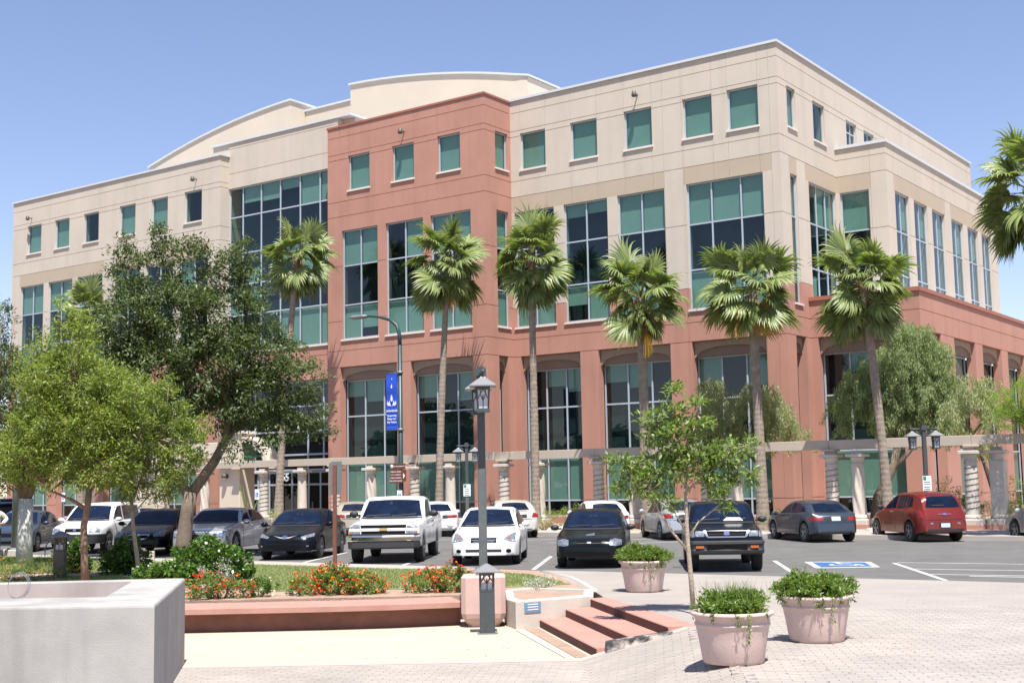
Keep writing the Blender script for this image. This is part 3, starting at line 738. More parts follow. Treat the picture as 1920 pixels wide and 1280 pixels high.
# ================================================================== SUNKEN AREA
def off(poly, d):   # offset polyline
    out = []
    for i, p in enumerate(poly):
        a = Vector(poly[max(0, i - 1)]); b = Vector(poly[min(len(poly) - 1, i + 1)]); t = (b - a).normalized(); out.append((p[0] - t.y * d, p[1] + t.x * d))
    return out
bl_ = [(-14, 23.6), (-9, 22.95), (-5.8, 22.92), (-3.4, 23.0), (-2.2, 23.12), (-.95, 23.42)]
bench = thing('bench_wall', (-3.4, 23.2, -.42), 0, 'long low red concrete seat wall with an overhanging top around the sunken area', 'seat wall')
def rel(p, o): return [(x - o[0], y - o[1]) for x, y in p]
o3 = (-3.4, 23.2)
f = rel(bl_, o3); b_ = rel(off(bl_, 1.25), o3); fr = rel(off(bl_, .26), o3)
m = MB(); 
for i in range(len(f) - 1):
    m.prism([f[i], f[i + 1], b_[i + 1], b_[i]], .33, .42)
top = m.build('seat_top', 'red_concrete', bench)
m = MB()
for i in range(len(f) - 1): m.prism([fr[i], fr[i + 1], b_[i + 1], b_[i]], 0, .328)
m.build('riser', M('riser_shade_brown', (.20, .09, .065), .85, .22, 2.5, .3, 40, detail=8), bench)  # riser colour darkened to stand for the shade under the seat overhang
# concrete planter on the left
pl = thing('concrete_planter', (-7, 16.5, -.42), 0, 'large pale concrete planter wall with a wide flat rim at the left front', 'planter')
FRc = Vector((-4.05, 14.74)); BR = Vector((-4.80, 19.07)); FLc = Vector((-9.1, 14.9)); BL = Vector((-11.2, 18.6)); 
def q2(p): return (p[0] + 7, p[1] - 16.5)
outer = [q2(p) for p in (FLc, FRc, BR, BL)]
inn = [q2(p) for p in ((-9.0, 15.95), (-4.97, 15.95), (-5.42, 18.55), (-11.0, 18.15))]
m = MB(); H_ = 1.22
ro = []
def ins(p, k): 
    cx = sum(a[0] for a in outer) / 4; cy = sum(a[1] for a in outer) / 4; d = math.hypot(p[0] - cx, p[1] - cy); return (cx + (p[0] - cx) * (1 - k / d), cy + (p[1] - cy) * (1 - k / d))
rings = [[(x, y, 0) for x, y in outer], [(x, y, H_ - .03) for x, y in outer], [(*ins(p, .012), H_ - .008) for p in outer], [(*ins(p, .04), H_) for p in outer], [(x, y, H_) for x, y in inn], [(x, y, H_ - .5) for x, y in inn]]
m.loft(rings, True, False, True); m.build('planter_wall', 'grey_concrete', pl)
m = MB(); m.prism([q2(p) for p in ((-9.0, 15.96), (-4.98, 15.96), (-5.43, 18.54), (-11.0, 18.14))], H_ - .52, H_ - .42); m.build('inner_ledge', 'red_concrete', pl)
# cable coil on the rim
m = MB()
for k in range(3):
    m.tube([((.12 + .008 * k) * math.cos(a), .02 * k + .04 * math.sin(a), H_ + .15 + (.14 + .01 * k) * math.sin(a)) for a in np.linspace(-1.4 + k * .2, 4.9, 22)], .0035, 5)
m.build('wire_ring', 'pale_metal', None, label='loop of pale wire standing on the planter rim', cat='wire').location = (ground(33, 1121, .8).x, ground(33, 1121, .8).y, -.42)
# steps
stp = thing('steps', (1, 21, -.42), 0, 'three broad red concrete steps down to the sunken floor', 'steps')
e3 = [(.38, 23.1), (1.13, 18.9)]; e2 = [(.85, 23.4), (1.64, 18.9)]; e1 = [(1.32, 23.68), (2.16, 18.9)]; e0 = [(1.62, 23.9), (2.62, 18.9)]
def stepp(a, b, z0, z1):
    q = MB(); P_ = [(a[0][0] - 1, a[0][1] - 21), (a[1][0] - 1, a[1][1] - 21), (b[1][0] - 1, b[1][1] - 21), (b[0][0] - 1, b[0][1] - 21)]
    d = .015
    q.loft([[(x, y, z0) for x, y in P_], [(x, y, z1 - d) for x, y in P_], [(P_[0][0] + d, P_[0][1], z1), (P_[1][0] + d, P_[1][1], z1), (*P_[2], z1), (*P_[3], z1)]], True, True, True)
    q.m[0] = 1; q.build('step', ['red_concrete', M('step_riser_shaded', (.11, .042, .032), .85, .2, 3, .3, 40)], stp)  # riser face coloured darker than the tread, shade put into the colour
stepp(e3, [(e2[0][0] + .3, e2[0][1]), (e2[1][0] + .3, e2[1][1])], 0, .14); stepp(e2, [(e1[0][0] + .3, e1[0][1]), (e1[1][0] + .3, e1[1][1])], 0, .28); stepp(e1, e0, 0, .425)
m = MB(); m.prism([(.12, 22.85), (.36, 22.95), (1.05, 18.95), (.83, 18.95)], -.42, -.412); struct('gravel_strip', m, 'soil')
m = MB(); m.prism([(-.02, 22.55), (.08, 22.6), (.80, 18.92), (.68, 18.92)], -.42, -.405); struct('pale_edging', m, 'white_stone')
# stained kerb block closing the steps
m = MB(); m.add([(1.22, 18.62, -.45), (2.62, 18.50, -.1), (2.62, 18.92, -.1), (1.22, 18.95, -.45), (1.26, 18.66, -.17), (2.60, 18.54, -.005), (2.60, 18.88, -.005), (1.26, 18.9, -.17)],
    [(0, 3, 2, 1), (4, 5, 6, 7), (0, 1, 5, 4), (1, 2, 6, 5), (2, 3, 7, 6), (3, 0, 4, 7)]); 
mm_ = M('stained_kerb', (.10, .095, .09), .8, .1, 3); nt = mm_.node_tree
nz = [n for n in nt.nodes if n.type == 'TEX_NOISE'][0]; rp = ND(nt, 'ShaderNodeValToRGB'); rp.color_ramp.elements[0].position = .46; rp.color_ramp.elements[0].color = (.03, .03, .032, 1); rp.color_ramp.elements[1].position = .60; rp.color_ramp.elements[1].color = (.45, .39, .33, 1)
nz.inputs['Scale'].default_value = 3.2; nt.links.new(nz.outputs[0], rp.inputs[0]); nt.links.new(rp.outputs[0], nt.nodes['Principled BSDF'].inputs['Base Color'])
m.build('kerb_block', 'stained_kerb', None, label='black-stained concrete kerb block at the foot of the steps beside the front pot', cat='kerb')
# plaque box
pb = thing('plaque_box', (.5, 24, -.42), 0, 'low concrete planter box with a small blue plaque, at the head of the steps', 'planter')
outp = [(-.02, 22.75), (.90, 23.36), (1.38, 23.70), (1.46, 25.0), (.35, 25.7), (-.22, 25.2), (-.18, 23.3)]
outp = [(x - .5, y - 24) for x, y in outp]; cx = sum(p[0] for p in outp) / 7; cy = sum(p[1] for p in outp) / 7
inp_ = [(cx + (x - cx) * .80, cy + (y - cy) * .84) for x, y in outp]
m = MB(); m.loft([[(x, y, 0) for x, y in outp], [(x, y, .46) for x, y in outp], [(cx + (x - cx) * .985, cy + (y - cy) * .985, .48) for x, y in outp], [(x, y, .48) for x, y in inp_], [(x, y, .42) for x, y in inp_]], True, False, True)
m.build('box_wall', 'white_stone', pb)
m = MB(); m.prism(inp_, .38, .43); m.build('soil', 'soil', pb)
m = MB(); a = Vector((-.02, 22.75)); b = Vector((.90, 23.36)); t = (b - a).normalized(); nn = Vector((t.y, -t.x))
def pq(s, d): p = a + t * s + nn * d; return (p.x - .5, p.y - 24)
m.prism([pq(.18, .015), pq(.52, .015), pq(.52, .001), pq(.18, .001)], .27, .44); pq_ = m.build('plaque', M('plaque_blue', (.17, .30, .46), .35, .1, 10, metal=.3), pb)
m = MB()
for z in (.40, .355, .31): m.prism([pq(.24, .02), pq(.46, .02), pq(.46, .016), pq(.24, .016)], z, z + .014)
m.build('lettering', 'sign_white', pq_)
# red kerb behind the planter
m = MB(); pts = [(-16, 31.2), (-12.4, 31.3), (-10.5, 31.1), (-8.9, 31.2)]; pts = [tuple(ground(x, y)[:2]) for x, y in ((-60, 1094), (0, 1090), (120, 1085), (225, 1081))]
o_ = off(pts, 1.0)
for i in range(3): m.prism([pts[i], pts[i + 1], o_[i + 1], o_[i]], -.1, .09)
m.build('red_kerb', 'pink_concrete', None, label='pink concrete kerb strip just behind the big concrete planter', cat='kerb')

# fallen leaves and grit on the paving
rng_l = np.random.default_rng(77); n_ = 260
X_ = np.r_[rng_l.uniform(-4, 1, 60), rng_l.normal(2.9, 1.3, 120), rng_l.uniform(2.6, 8, 80)]; Y_ = np.r_[rng_l.uniform(19, 22.8, 60), rng_l.normal(17.5, 2.4, 120), rng_l.uniform(15, 28, 80)]
k_ = (X_ > 2.65) & (Y_ > 13.5) & (Y_ < 29) & (Y_ < 31.5 - .68 * X_) | ((X_ < .0) & (Y_ > 19) & (Y_ < 22.7)); X_, Y_ = X_[k_], Y_[k_]; Z_ = np.where(X_ > 1, .014, -.416)
v_ = np.empty((len(X_), 4, 3)); a_ = rng_l.uniform(0, 6.28, len(X_)); s_ = rng_l.uniform(.008, .028, len(X_))
for q_, (dx, dy) in enumerate(((1, 0), (0, .45), (-1, 0), (0, -.45))): v_[:, q_] = np.c_[X_ + s_ * (dx * np.cos(a_) - dy * np.sin(a_)), Y_ + s_ * (dx * np.sin(a_) + dy * np.cos(a_)), Z_ + .004 * (q_ % 2)]
M('dry_leaf', (.16, .11, .05), .9, .4, 20)
tag(link('fallen_leaves', npmesh('fallen_leaves', v_.reshape(-1, 3), 4, ['dry_leaf'])), 'scattered dry leaves and grit lying on the paving', 'leaves', None, 'stuff')
# ================================================================== CARS
def paint(name, col, metal=.0, rough=.28):
    dark = max(col) < .06
    return M(name, col, rough if not dark else .22, .02, 2, 0, coat=.05 if dark else .5, metal=metal * (.3 if dark else 1), spec=.22 if dark else .5)
paint('paint_white', (.70, .70, .69)); paint('paint_black', (.003, .0032, .0036)); paint('paint_charcoal', (.0055, .0075, .011), .3)
paint('paint_silver', (.42, .44, .45), .55, .3); paint('paint_pearl', (.60, .56, .49), .3); paint('paint_red', (.19, .017, .010), .35, .3); paint('paint_slate', (.045, .062, .085), .5, .3)
paint('paint_green_black', (.005, .0075, .008), .3); paint('paint_navy', (.008, .014, .026), .35); paint('paint_maroon', (.18, .03, .02), .2); paint('paint_beige', (.42, .36, .27), .4, .3); paint('paint_gold', (.47, .41, .31), .4)
M('car_trim', (.02, .02, .022), .55, 0); M('tyre', (.018, .018, .018), .85, .1, 20, .3, 60); M('alloy', (.32, .33, .35), .35, 0, metal=.85); M('chrome', (.75, .75, .76), .12, 0, metal=1.0)
M('car_glass', (.006, .011, .026), .05, .5, 3, spec=.2); M('head_lamp', (.20, .22, .25), .25, .7, 16, metal=.4, coat=.2); M('amber', (.38, .10, .02), .35, 0); M('tail_lamp', (.22, .012, .01), .4, .3, 20)
M('grille_black', (.006, .006, .007), .9, 0, spec=.1); M('plate', (.55, .60, .68), .5, .3, 30); M('gold_badge', (.6, .38, .12), .3, 0, metal=.6); M('grey_bumper', (.028, .029, .031), .6, 0); M('seam', (.01, .01, .01), .8, 0)
glassmat('windscreen', (.42, .50, .54), .02); M('cabin', (.035, .035, .04), .9, .3, 3); M('seat_cloth', (.06, .06, .065), .9, .2, 5); M('paper', (.85, .85, .82), .8, 0)
def interp(pts, y, smooth=True):
    if y <= pts[0][0]: return pts[0][1]
    for (a, b), (c, d) in zip(pts[:-1], pts[1:]):
        if y <= c:
            return b + (d - b) * (y - a) / (c - a)
    return pts[-1][1]
def smooth_profile(pts, it=2):
    # Chaikin corner cutting keeps the end points
    for _ in range(it):
        q = [pts[0]]
        for a, b in zip(pts[:-1], pts[1:]):
            q.append((a[0] * .8 + b[0] * .2, a[1] * .8 + b[1] * .2)); q.append((a[0] * .2 + b[0] * .8, a[1] * .2 + b[1] * .8))
        q.append(pts[-1]); pts = q
    return pts
def car(name, label, loc, heading, sp, group='cars parked in the lot'):
    """front faces -y locally"""
    L, W = sp['L'], sp['W']; hw = W / 2; y0 = -L / 2; y1 = L / 2
    top = smooth_profile([(y0 + a, z) for a, z in sp['top']], 2)
    belt = [(y0 + a, z) for a, z in sp['belt']]; plan = smooth_profile([(y0 + a, k) for a, k in sp['plan']], 2)
    zs = sp.get('sill', .24); wr = sp.get('wr', .315); yf = y0 + sp['wf']; yr = y0 + sp['wb']; tum = sp.get('tumble', .32); ar = wr + .055
    bed = sp.get('bed')
    ys = set(np.round(np.linspace(y0, y1, 46), 4)) | {round(y0 + d, 4) for d in (.01, .03, .06, .10, .15, .22)} | {round(y1 - d, 4) for d in (.01, .03, .06, .10, .15, .22)}
    for c in (yf, yr): ys |= {round(c + ar * math.cos(a), 4) for a in np.linspace(0, math.pi, 17)} | {round(c + (ar + .004) * s, 4) for s in (-1, 1)}
    if bed: ys |= {round(y0 + bed[0], 4), round(y0 + bed[0] + .01, 4), round(y0 + bed[1], 4), round(y0 + bed[1] - .01, 4)}
    ys |= {round(y, 4) for y, _ in top if y0 <= y <= y1}
    ys = sorted(ys); ys = [y for i, y in enumerate(ys) if i == 0 or y - ys[i - 1] > .002]
    def zbot(y):
        z = zs
        z = max(z, interp([(y0, sp.get('fbot', .27)), (y0 + .5, zs), (y1 - .5, zs), (y1, sp.get('rbot', .32))], y))
        for c in (yf, yr):
            if abs(y - c) < ar: z = max(z, wr + math.sqrt(max(0, ar * ar - (y - c) ** 2)))
        return z
    rings = []
    for y in ys:
        wp = interp(plan, y) * hw; zc = interp(top, y); zb_ = zbot(y); zsh = min(interp(belt, y), zc - .012)
        zb_ = min(zb_, zsh - .04); inner = wp - .24; zu = max(zb_, zs) if abs(y) > L / 2 - .05 else zs + .02
        hh = zc - zsh; ws = wp - .035
        P = [(0, min(zu, zb_)), (inner, min(zu, zb_)), (inner, zb_), (wp - .03, zb_), (wp - .005, zb_ + .02)]
        for t, k in ((.18, 0), (.42, 0), (.62, -.004), (.82, -.016)): P.append((wp + k, zb_ + .02 + (zsh - zb_ - .02) * t))
        P.append((wp - .035, zsh))
        t = min(1, max(0, (hh - .10) / .14)); t = t * t * (3 - 2 * t)
        tt = tum
        rw = ws - .02 - hh * tt
        hood = [(ws * .97, zsh + hh * .25), (ws * .90, zsh + hh * .58), (ws * .78, zsh + hh * .80), (ws * .5, zsh + hh * .95), (0, zc)]
        gh = [(ws - .02 - .02 * tt, zsh + .02), (ws - .02 - .5 * hh * tt, zsh + .5 * hh), (rw + .03, zc - .085), (rw - .07, zc - .025), (0, zc)]
        if bed and y0 + bed[0] + .005 <= y <= y0 + bed[1] - .005: P += [(ws - .02, zsh + .012), (ws - .10, zsh + .012), (ws - .11, zsh), (ws - .12, zsh - .45), (0, zsh - .45)]
        else: P += [(a[0] * (1 - t) + b[0] * t, a[1] * (1 - t) + b[1] * t) for a, b in zip(hood, gh)]
        rings.append([(x, y, z) for x, z in P] + [(-x, y, z) for x, z in P[-2:0:-1]])
    m = MB(); m.loft(rings, True, True, True, 0, True)
    root = thing(name, loc, heading, label, sp.get('cat', 'car'), group)
    body = m.build('body', sp['paint'], root)
    bv = BVHTree.FromPolygons([Vector(v) for v in m.v], m.f)
    try:
        body.data.set_sharp_from_angle(angle=R(38))
    except Exception: pass
    def patch(nm, mt, bot, tp, ax='front', par=root, nu=8, nv=4, offs=.006, mirror=False, cast=None):
        """sheet laid on the body: bot/tp are matching outlines in (x,z) for front/rear or (y,z) for side, given from y0"""
        mb = MB()
        for sg in ((1, -1) if mirror else (1,)):
            vs = []
            for j in range(nv + 1):
                for i in range(nu + 1):
                    u = i / nu * (len(bot) - 1); k = min(int(u), len(bot) - 2); fr = u - k
                    b = (bot[k][0] + (bot[k + 1][0] - bot[k][0]) * fr, bot[k][1] + (bot[k + 1][1] - bot[k][1]) * fr)
                    u = i / nu * (len(tp) - 1); k = min(int(u), len(tp) - 2); fr = u - k
                    t = (tp[k][0] + (tp[k + 1][0] - tp[k][0]) * fr, tp[k][1] + (tp[k + 1][1] - tp[k][1]) * fr)
                    v = j / nv; a = b[0] + (t[0] - b[0]) * v; z = b[1] + (t[1] - b[1]) * v
                    if ax == 'front': o, d = Vector((a * sg, y0 - 2, z)), Vector((0, 1, 0))
                    elif ax == 'rear': o, d = Vector((a * sg, y1 + 2, z)), Vector((0, -1, 0))
                    elif ax == 'side': o, d = Vector((2 * sg, y0 + a, z)), Vector((-sg, 0, 0))
                    h = bv.ray_cast(o, d)
                    if h[0] is None: h = (o + d * 2.1, -d, 0, 0)
                    n = h[1]; n = n if n.dot(d) < 0 else -n
                    vs.append(tuple(h[0] + n * offs))
            flip = (ax == 'front' and sg < 0) or (ax == 'rear' and sg > 0) or (ax == 'side' and sg < 0)
            fs = []
            for j in range(nv):
                for i in range(nu):
                    q = (j * (nu + 1) + i, j * (nu + 1) + i + 1, (j + 1) * (nu + 1) + i + 1, (j + 1) * (nu + 1) + i)
                    fs.append(q[::-1] if flip else q)
            mb.add(vs, fs, 0, True)
        return mb.build(nm, mt, par)
    def pairs(nm, mt, bot, tp, ax, **kw):
        for sg in (1, -1):
            b = [(x * sg, z) for x, z in bot]; t = [(x * sg, z) for x, z in tp]
            patch(nm, mt, b, t, ax, **kw)
    # wheels
    for c in (yf, yr):
        for sg in (1, -1):
            tw = sp.get('tw', .20); x = sg * (hw - tw / 2 - .015)
            w = MB(); w.lathe([(wr * .62, -tw / 2), (wr * .93, -tw / 2), (wr, -tw / 2 + .03), (wr, tw / 2 - .03), (wr * .93, tw / 2), (wr * .62, tw / 2)], 24, (0, 0, 0), axis='x', caps=True)
            wo = w.build('wheel', 'tyre', root); wo.location = (x, c, wr)
            q = MB(); R_ = wr * .66; f = sg * (tw / 2 + .002)
            q.lathe([(R_, 0), (R_ * .93, sg * .012), (R_ * .88, -sg * .03), (R_ * .3, -sg * .035)][::1] , 20, (f, 0, 0), axis='x', caps=False, m=0)
            ns = sp.get('spokes', 5)
            for k in range(ns):
                a = 2 * math.pi * k / ns + .3; ca, sa = math.cos(a), math.sin(a); pw = .034
                q.add([(f + sg * .006, ca * .03 - sa * pw, sa * .03 + ca * pw), (f + sg * .006, ca * .03 + sa * pw, sa * .03 - ca * pw), (f + sg * .004, ca * R_ * .92 + sa * pw * .8, sa * R_ * .92 - ca * pw * .8), (f + sg * .004, ca * R_ * .92 - sa * pw * .8, sa * R_ * .92 + ca * pw * .8)], [(0, 1, 2, 3)])
            q.lathe([(.05, 0), (.045, sg * .012)], 10, (f, 0, 0), axis='x')
            q.build('rim', sp.get('rim', 'alloy'), wo)
            q = MB(); q.lathe([(R_ * .9, 0), (.02, 0)], 16, (f - sg * .022, 0, 0), axis='x', caps=False); q.build('brake_disc', 'car_trim', wo)
    # glass
    ws0, ws1 = sp['screen']   # (z low, z high)
    def halfw_at(z):  # half width of greenhouse at height z (front)
        zb_ = interp(belt, y0 + sp['cowl']); return interp(plan, y0 + sp['cowl']) * hw - .055 - (z - zb_) * tum
    a, b = halfw_at(ws0) - .075, halfw_at(ws1) - .10
    def curve_row(hwid, z, sag, n=8): return [(x, z - sag * (x / hwid) ** 2) for x in np.linspace(-hwid, hwid, n + 1)]
    scr = patch('windscreen', 'car_glass', curve_row(a, ws0, .0), curve_row(b, ws1, .03), 'front', nu=12, nv=8, offs=.012)
    if sp.get('wipers', True):
        patch('wiper', 'car_trim', [(-a * .85, ws0 + .015), (-.05, ws0 + .045)], [(-a * .85, ws0 + .035), (-.05, ws0 + .06)], 'front', offs=.02, nu=4, nv=1)
        patch('wiper', 'car_trim', [(0, ws0 + .012), (a * .8, ws0 + .05)], [(0, ws0 + .03), (a * .8, ws0 + .066)], 'front', offs=.02, nu=4, nv=1)
    if sp.get('mirror_in', True): patch('inside_mirror', 'seam', [(-.1, ws1 - .12), (.1, ws1 - .12)], [(-.1, ws1 - .07), (.1, ws1 - .07)], 'front', par=scr, offs=.012, nu=3, nv=1)
    if 'rear_screen' in sp:
        r0, r1, ra, rb = sp['rear_screen']
        patch('rear_window', 'car_glass', curve_row(ra, r0, -.01), curve_row(rb, r1, .03), 'rear', nu=10, nv=6)
    for poly in sp['side_glass']:
        for sg in (1,): patch('side_window', 'car_glass', poly[0], poly[1], 'side', mirror=False, nu=8, nv=3)
        mb = None
        # other side
        patch_other(patch, poly)
    for yy in sp.get('doors', ()):
        for s_ in (1, -1):
            side_patch(patch, 'door_seam', 'seam', [(yy, zs + .08), (yy + .014, zs + .08)], [(yy, interp(belt, y0 + yy) - .01), (yy + .014, interp(belt, y0 + yy) - .01)], s_, .004, 1, 6)
    for yy, zz in sp.get('handles', ()):
        for s_ in (1, -1):
            xx = interp(plan, y0 + yy) * hw
            q = MB(); q.cbox(s_ * xx - .018, s_ * xx + .022, y0 + yy - .09, y0 + yy + .09, zz, zz + .035, .008); q.build('door_handle', sp.get('handle_mat', sp['paint']), root)
    # mirrors
    my, mz = sp['mirror']
    for s_ in (1, -1):
        xx = interp(plan, y0 + my) * hw
        q = MB(); k = sp.get('mirror_k', 1.0)
        ring = lambda yy, kk: [(s_ * (xx - .02 + .13 * k + .11 * k * kk * math.cos(t)), y0 + my + yy, mz + .075 * k * kk * math.sin(t)) for t in np.linspace(0, 2 * math.pi, 11)[:-1]]
        q.loft([ring(-.07, .45), ring(-.045, .85), ring(0, 1.0), ring(.05, 1.0), ring(.06, .9)], True, True, True, 0, True)
        q.box(min(s_ * (xx - .06), s_ * (xx + .06)), max(s_ * (xx - .06), s_ * (xx + .06)), y0 + my - .02, y0 + my + .03, mz - .05, mz - .01)
        mo = q.build('wing_mirror', sp.get('mirror_mat', sp['paint']), root)
    if sp.get('front'):
        hz = interp(top, y0 + .25); hw2 = interp(plan, y0 + .5) * hw
        for s_ in (1, -1): patch('hood_seam', 'seam', [(s_ * hw2 * .80, hz + .02), (s_ * hw2 * .805 + s_ * .012, hz + .02)], [(s_ * (a + .02), ws0 - .05), (s_ * (a + .035), ws0 - .05)], 'front', nu=1, nv=8, offs=.005)
        patch('cowl', 'car_trim', curve_row(a + .02, ws0 - .045, .0), curve_row(a + .02, ws0 - .01, .0), 'front', nu=8, nv=1, offs=.010)
    for item in sp.get('front', ()):
        nm, mt, bot, tp = item[:4]; kw = item[4] if len(item) > 4 else {}
        if kw.get('mir', True): pairs(nm, mt, bot, tp, 'front', nu=kw.get('nu', 6), nv=kw.get('nv', 3), offs=kw.get('offs', .008))
        else: patch(nm, mt, bot, tp, 'front', nu=kw.get('nu', 10), nv=kw.get('nv', 3), offs=kw.get('offs', .008))
    for item in sp.get('rear', ()):
        nm, mt, bot, tp = item[:4]; kw = item[4] if len(item) > 4 else {}
        if kw.get('mir', True): pairs(nm, mt, bot, tp, 'rear', nu=kw.get('nu', 6), nv=kw.get('nv', 3), offs=kw.get('offs', .008))
        else: patch(nm, mt, bot, tp, 'rear', nu=kw.get('nu', 10), nv=kw.get('nv', 3), offs=kw.get('offs', .008))
    for item in sp.get('sides', ()):
        nm, mt, bot, tp, off_ = item
        for s_ in (1, -1): side_patch(patch, nm, mt, bot, tp, s_, off_, 10, 2)
    return root
_side_sign = 1
def side_patch(patch, nm, mt, bot, tp, s_, off_, nu, nv):
    # the right side is x > 0 ; mirror by building both and keeping one
    o = patch(nm, mt, bot, tp, 'side', nu=nu, nv=nv, offs=off_)
    if s_ < 0:
        me = o.data
        for v in me.vertices: v.co.x = -v.co.x
        me.flip_normals()
    return o
def patch_other(patch, poly):
    side_patch(patch, 'side_window', 'car_glass', poly[0], poly[1], -1, .006, 8, 3)
def rect(x0, x1, z0, z1): return [(x0, z0), (x1, z0)], [(x0, z1), (x1, z1)]
def F(nm, mt, x0, x1, z0, z1, **kw): b, t = rect(x0, x1, z0, z1); return (nm, mt, b, t, kw)

def sedan(paint_, L=4.7, W=1.78, H=1.46, **k):
    sp = dict(paint=paint_, L=L, W=W, cat='car',
        top=[(0, .50), (.02, .60), (.10, .70), (.45, .80), (1.15, H - .50), (1.30, H - .46), (2.05, H - .06), (2.45, H), (2.95, H - .01), (3.45, H - .08), (4.05, H - .40), (4.20, H - .42), (L - .12, H - .45), (L - .03, H - .52), (L, .62)],
        belt=[(0, .52), (.15, .62), (.5, .70), (1.2, .84), (2.4, .90), (3.6, .94), (L - .2, .93), (L, .60)],
        plan=[(0, .66), (.05, .78), (.16, .90), (.45, .98), (.9, 1.0), (L - 1.0, 1.0), (L - .35, .96), (L - .1, .86), (L, .74)],
        wf=.93, wb=.93 + 2.72, wr=.32, screen=(H - .47, H - .075), cowl=1.25, tumble=.36, mirror=(1.42, H - .46), doors=(1.45, 2.5, 3.45), handles=((2.3, .84), (3.25, .86)),
        side_glass=[([(1.50, .93), (2.42, .95)], [(2.05, H - .12), (2.42, H - .085)]), ([(2.52, .95), (3.72, 1.0)], [(2.52, H - .085), (3.42, H - .14)])],
        rear_screen=(H - .40, H - .11, .56, .45))
    sp.update(k); return sp
PLATE_R = [F('number_plate', 'plate', -.15, .15, .66, .80, mir=False, nu=2, nv=1)]

# heading helper: front direction (X,Y) in world -> rotation so that local -y points there
def head(dx, dy): return math.atan2(dx, -dy)
def place(px, wfront, L, hd):  # car centre from the ground point under its nose
    d = Vector((math.sin(hd), -math.cos(hd), 0)); p = on_w(px, wfront); return (p.x - d.x * L / 2, p.y - d.y * L / 2, 0)

# --- near row, facing the viewer
H1 = 1.47
s = sedan('paint_white', 4.86, 1.79, H1, front=[
    ('headlight', 'head_lamp', [(.56, .62), (.80, .60)], [(.50, .66), (.62, .76), (.79, .82)]),
    ('indicator', 'amber', [(.63, .69), (.68, .69)], [(.63, .73), (.68, .73)], dict(offs=.012, nu=2, nv=1)),
    F('grille', 'grille_black', -.33, .33, .585, .70, mir=False, offs=.007), F('grille_bar', 'chrome', -.34, .34, .685, .70, mir=False, offs=.016, nv=1), F('grille_bar', 'chrome', -.31, .31, .64, .652, mir=False, offs=.016, nv=1), F('grille_bar', 'chrome', -.27, .27, .60, .610, mir=False, offs=.016, nv=1),
    F('lower_grille', 'grille_black', -.46, .46, .36, .42, mir=False), F('grille_bar', 'alloy', -.45, .45, .385, .393, mir=False, offs=.014, nv=1),
    ('fog_lamp', 'grille_black', [(.58, .35), (.64, .33), (.70, .35)], [(.58, .41), (.64, .43), (.70, .41)])])
hd = head(-.07, -1); car('white_sedan', 'white four-door sedan with a twin-bar grille, parked behind the tall lamp post', place(905, -26.3, 4.86, hd), hd, s, 'cars in the near row facing the plaza')
s = sedan('paint_green_black', 4.5, 1.71, 1.41, front=[
    ('headlight', 'head_lamp', [(.50, .56), (.62, .54), (.78, .56)], [(.50, .68), (.62, .71), (.77, .68)]),
    F('grille', 'grille_black', -.30, .30, .555, .665, mir=False), F('grille_bar', 'car_trim', -.29, .29, .605, .613, mir=False, nv=1, offs=.014),
    ('badge', 'chrome', [(-.05, .60), (.05, .60)], [(-.05, .635), (.05, .635)], dict(mir=False, nu=2, nv=1, offs=.02)),
    ('hood_decal', 'alloy', [(-.08, .765), (.12, .77)], [(-.10, .80), (.10, .83)], dict(mir=False, nu=3, nv=2, offs=.01)),
    F('lower_grille', 'grille_black', -.5, .5, .32, .40, mir=False)], mirror_mat='car_trim')
hd = head(-.13, -1); car('black_sedan', 'greenish black compact sedan with round-edged clear headlights, parked behind the farthest flower pot', place(1102, -26.3, 4.5, hd), hd, s, 'cars in the near row facing the plaza')
s = sedan('paint_charcoal', 4.74, 1.78, 1.45, spokes=5, front=[
    ('headlight', 'head_lamp', [(.50, .62), (.80, .66)], [(.46, .665), (.78, .755)]),
    ('grille', 'grille_black', [(-.20, .54), (0, .50), (.20, .54)], [(-.34, .70), (0, .70), (.34, .70)], dict(mir=False)),
    ('grille_wing', 'alloy', [(-.33, .683), (-.14, .63), (0, .615), (.14, .63), (.33, .683)], [(-.35, .70), (-.14, .652), (0, .635), (.14, .652), (.35, .70)], dict(mir=False, offs=.014, nu=12, nv=1)),
    ('badge', 'chrome', [(-.065, .60), (.065, .60)], [(-.065, .70), (.065, .70)], dict(mir=False, nu=3, nv=2, offs=.024)),
    ('lower_grille', 'grille_black', [(-.42, .33), (.42, .33)], [(-.50, .43), (.50, .43)], dict(mir=False)),
    ('fog_lamp', 'alloy', [(.64, .38), (.70, .38)], [(.64, .43), (.70, .43)])], mirror_mat='paint_charcoal')
hd = head(-.09, -1); car('charcoal_sedan', 'dark charcoal sport sedan with a winged grille, parked left of the white pickup', place(533, -26.3, 4.74, hd), hd, s, 'cars in the near row facing the plaza')
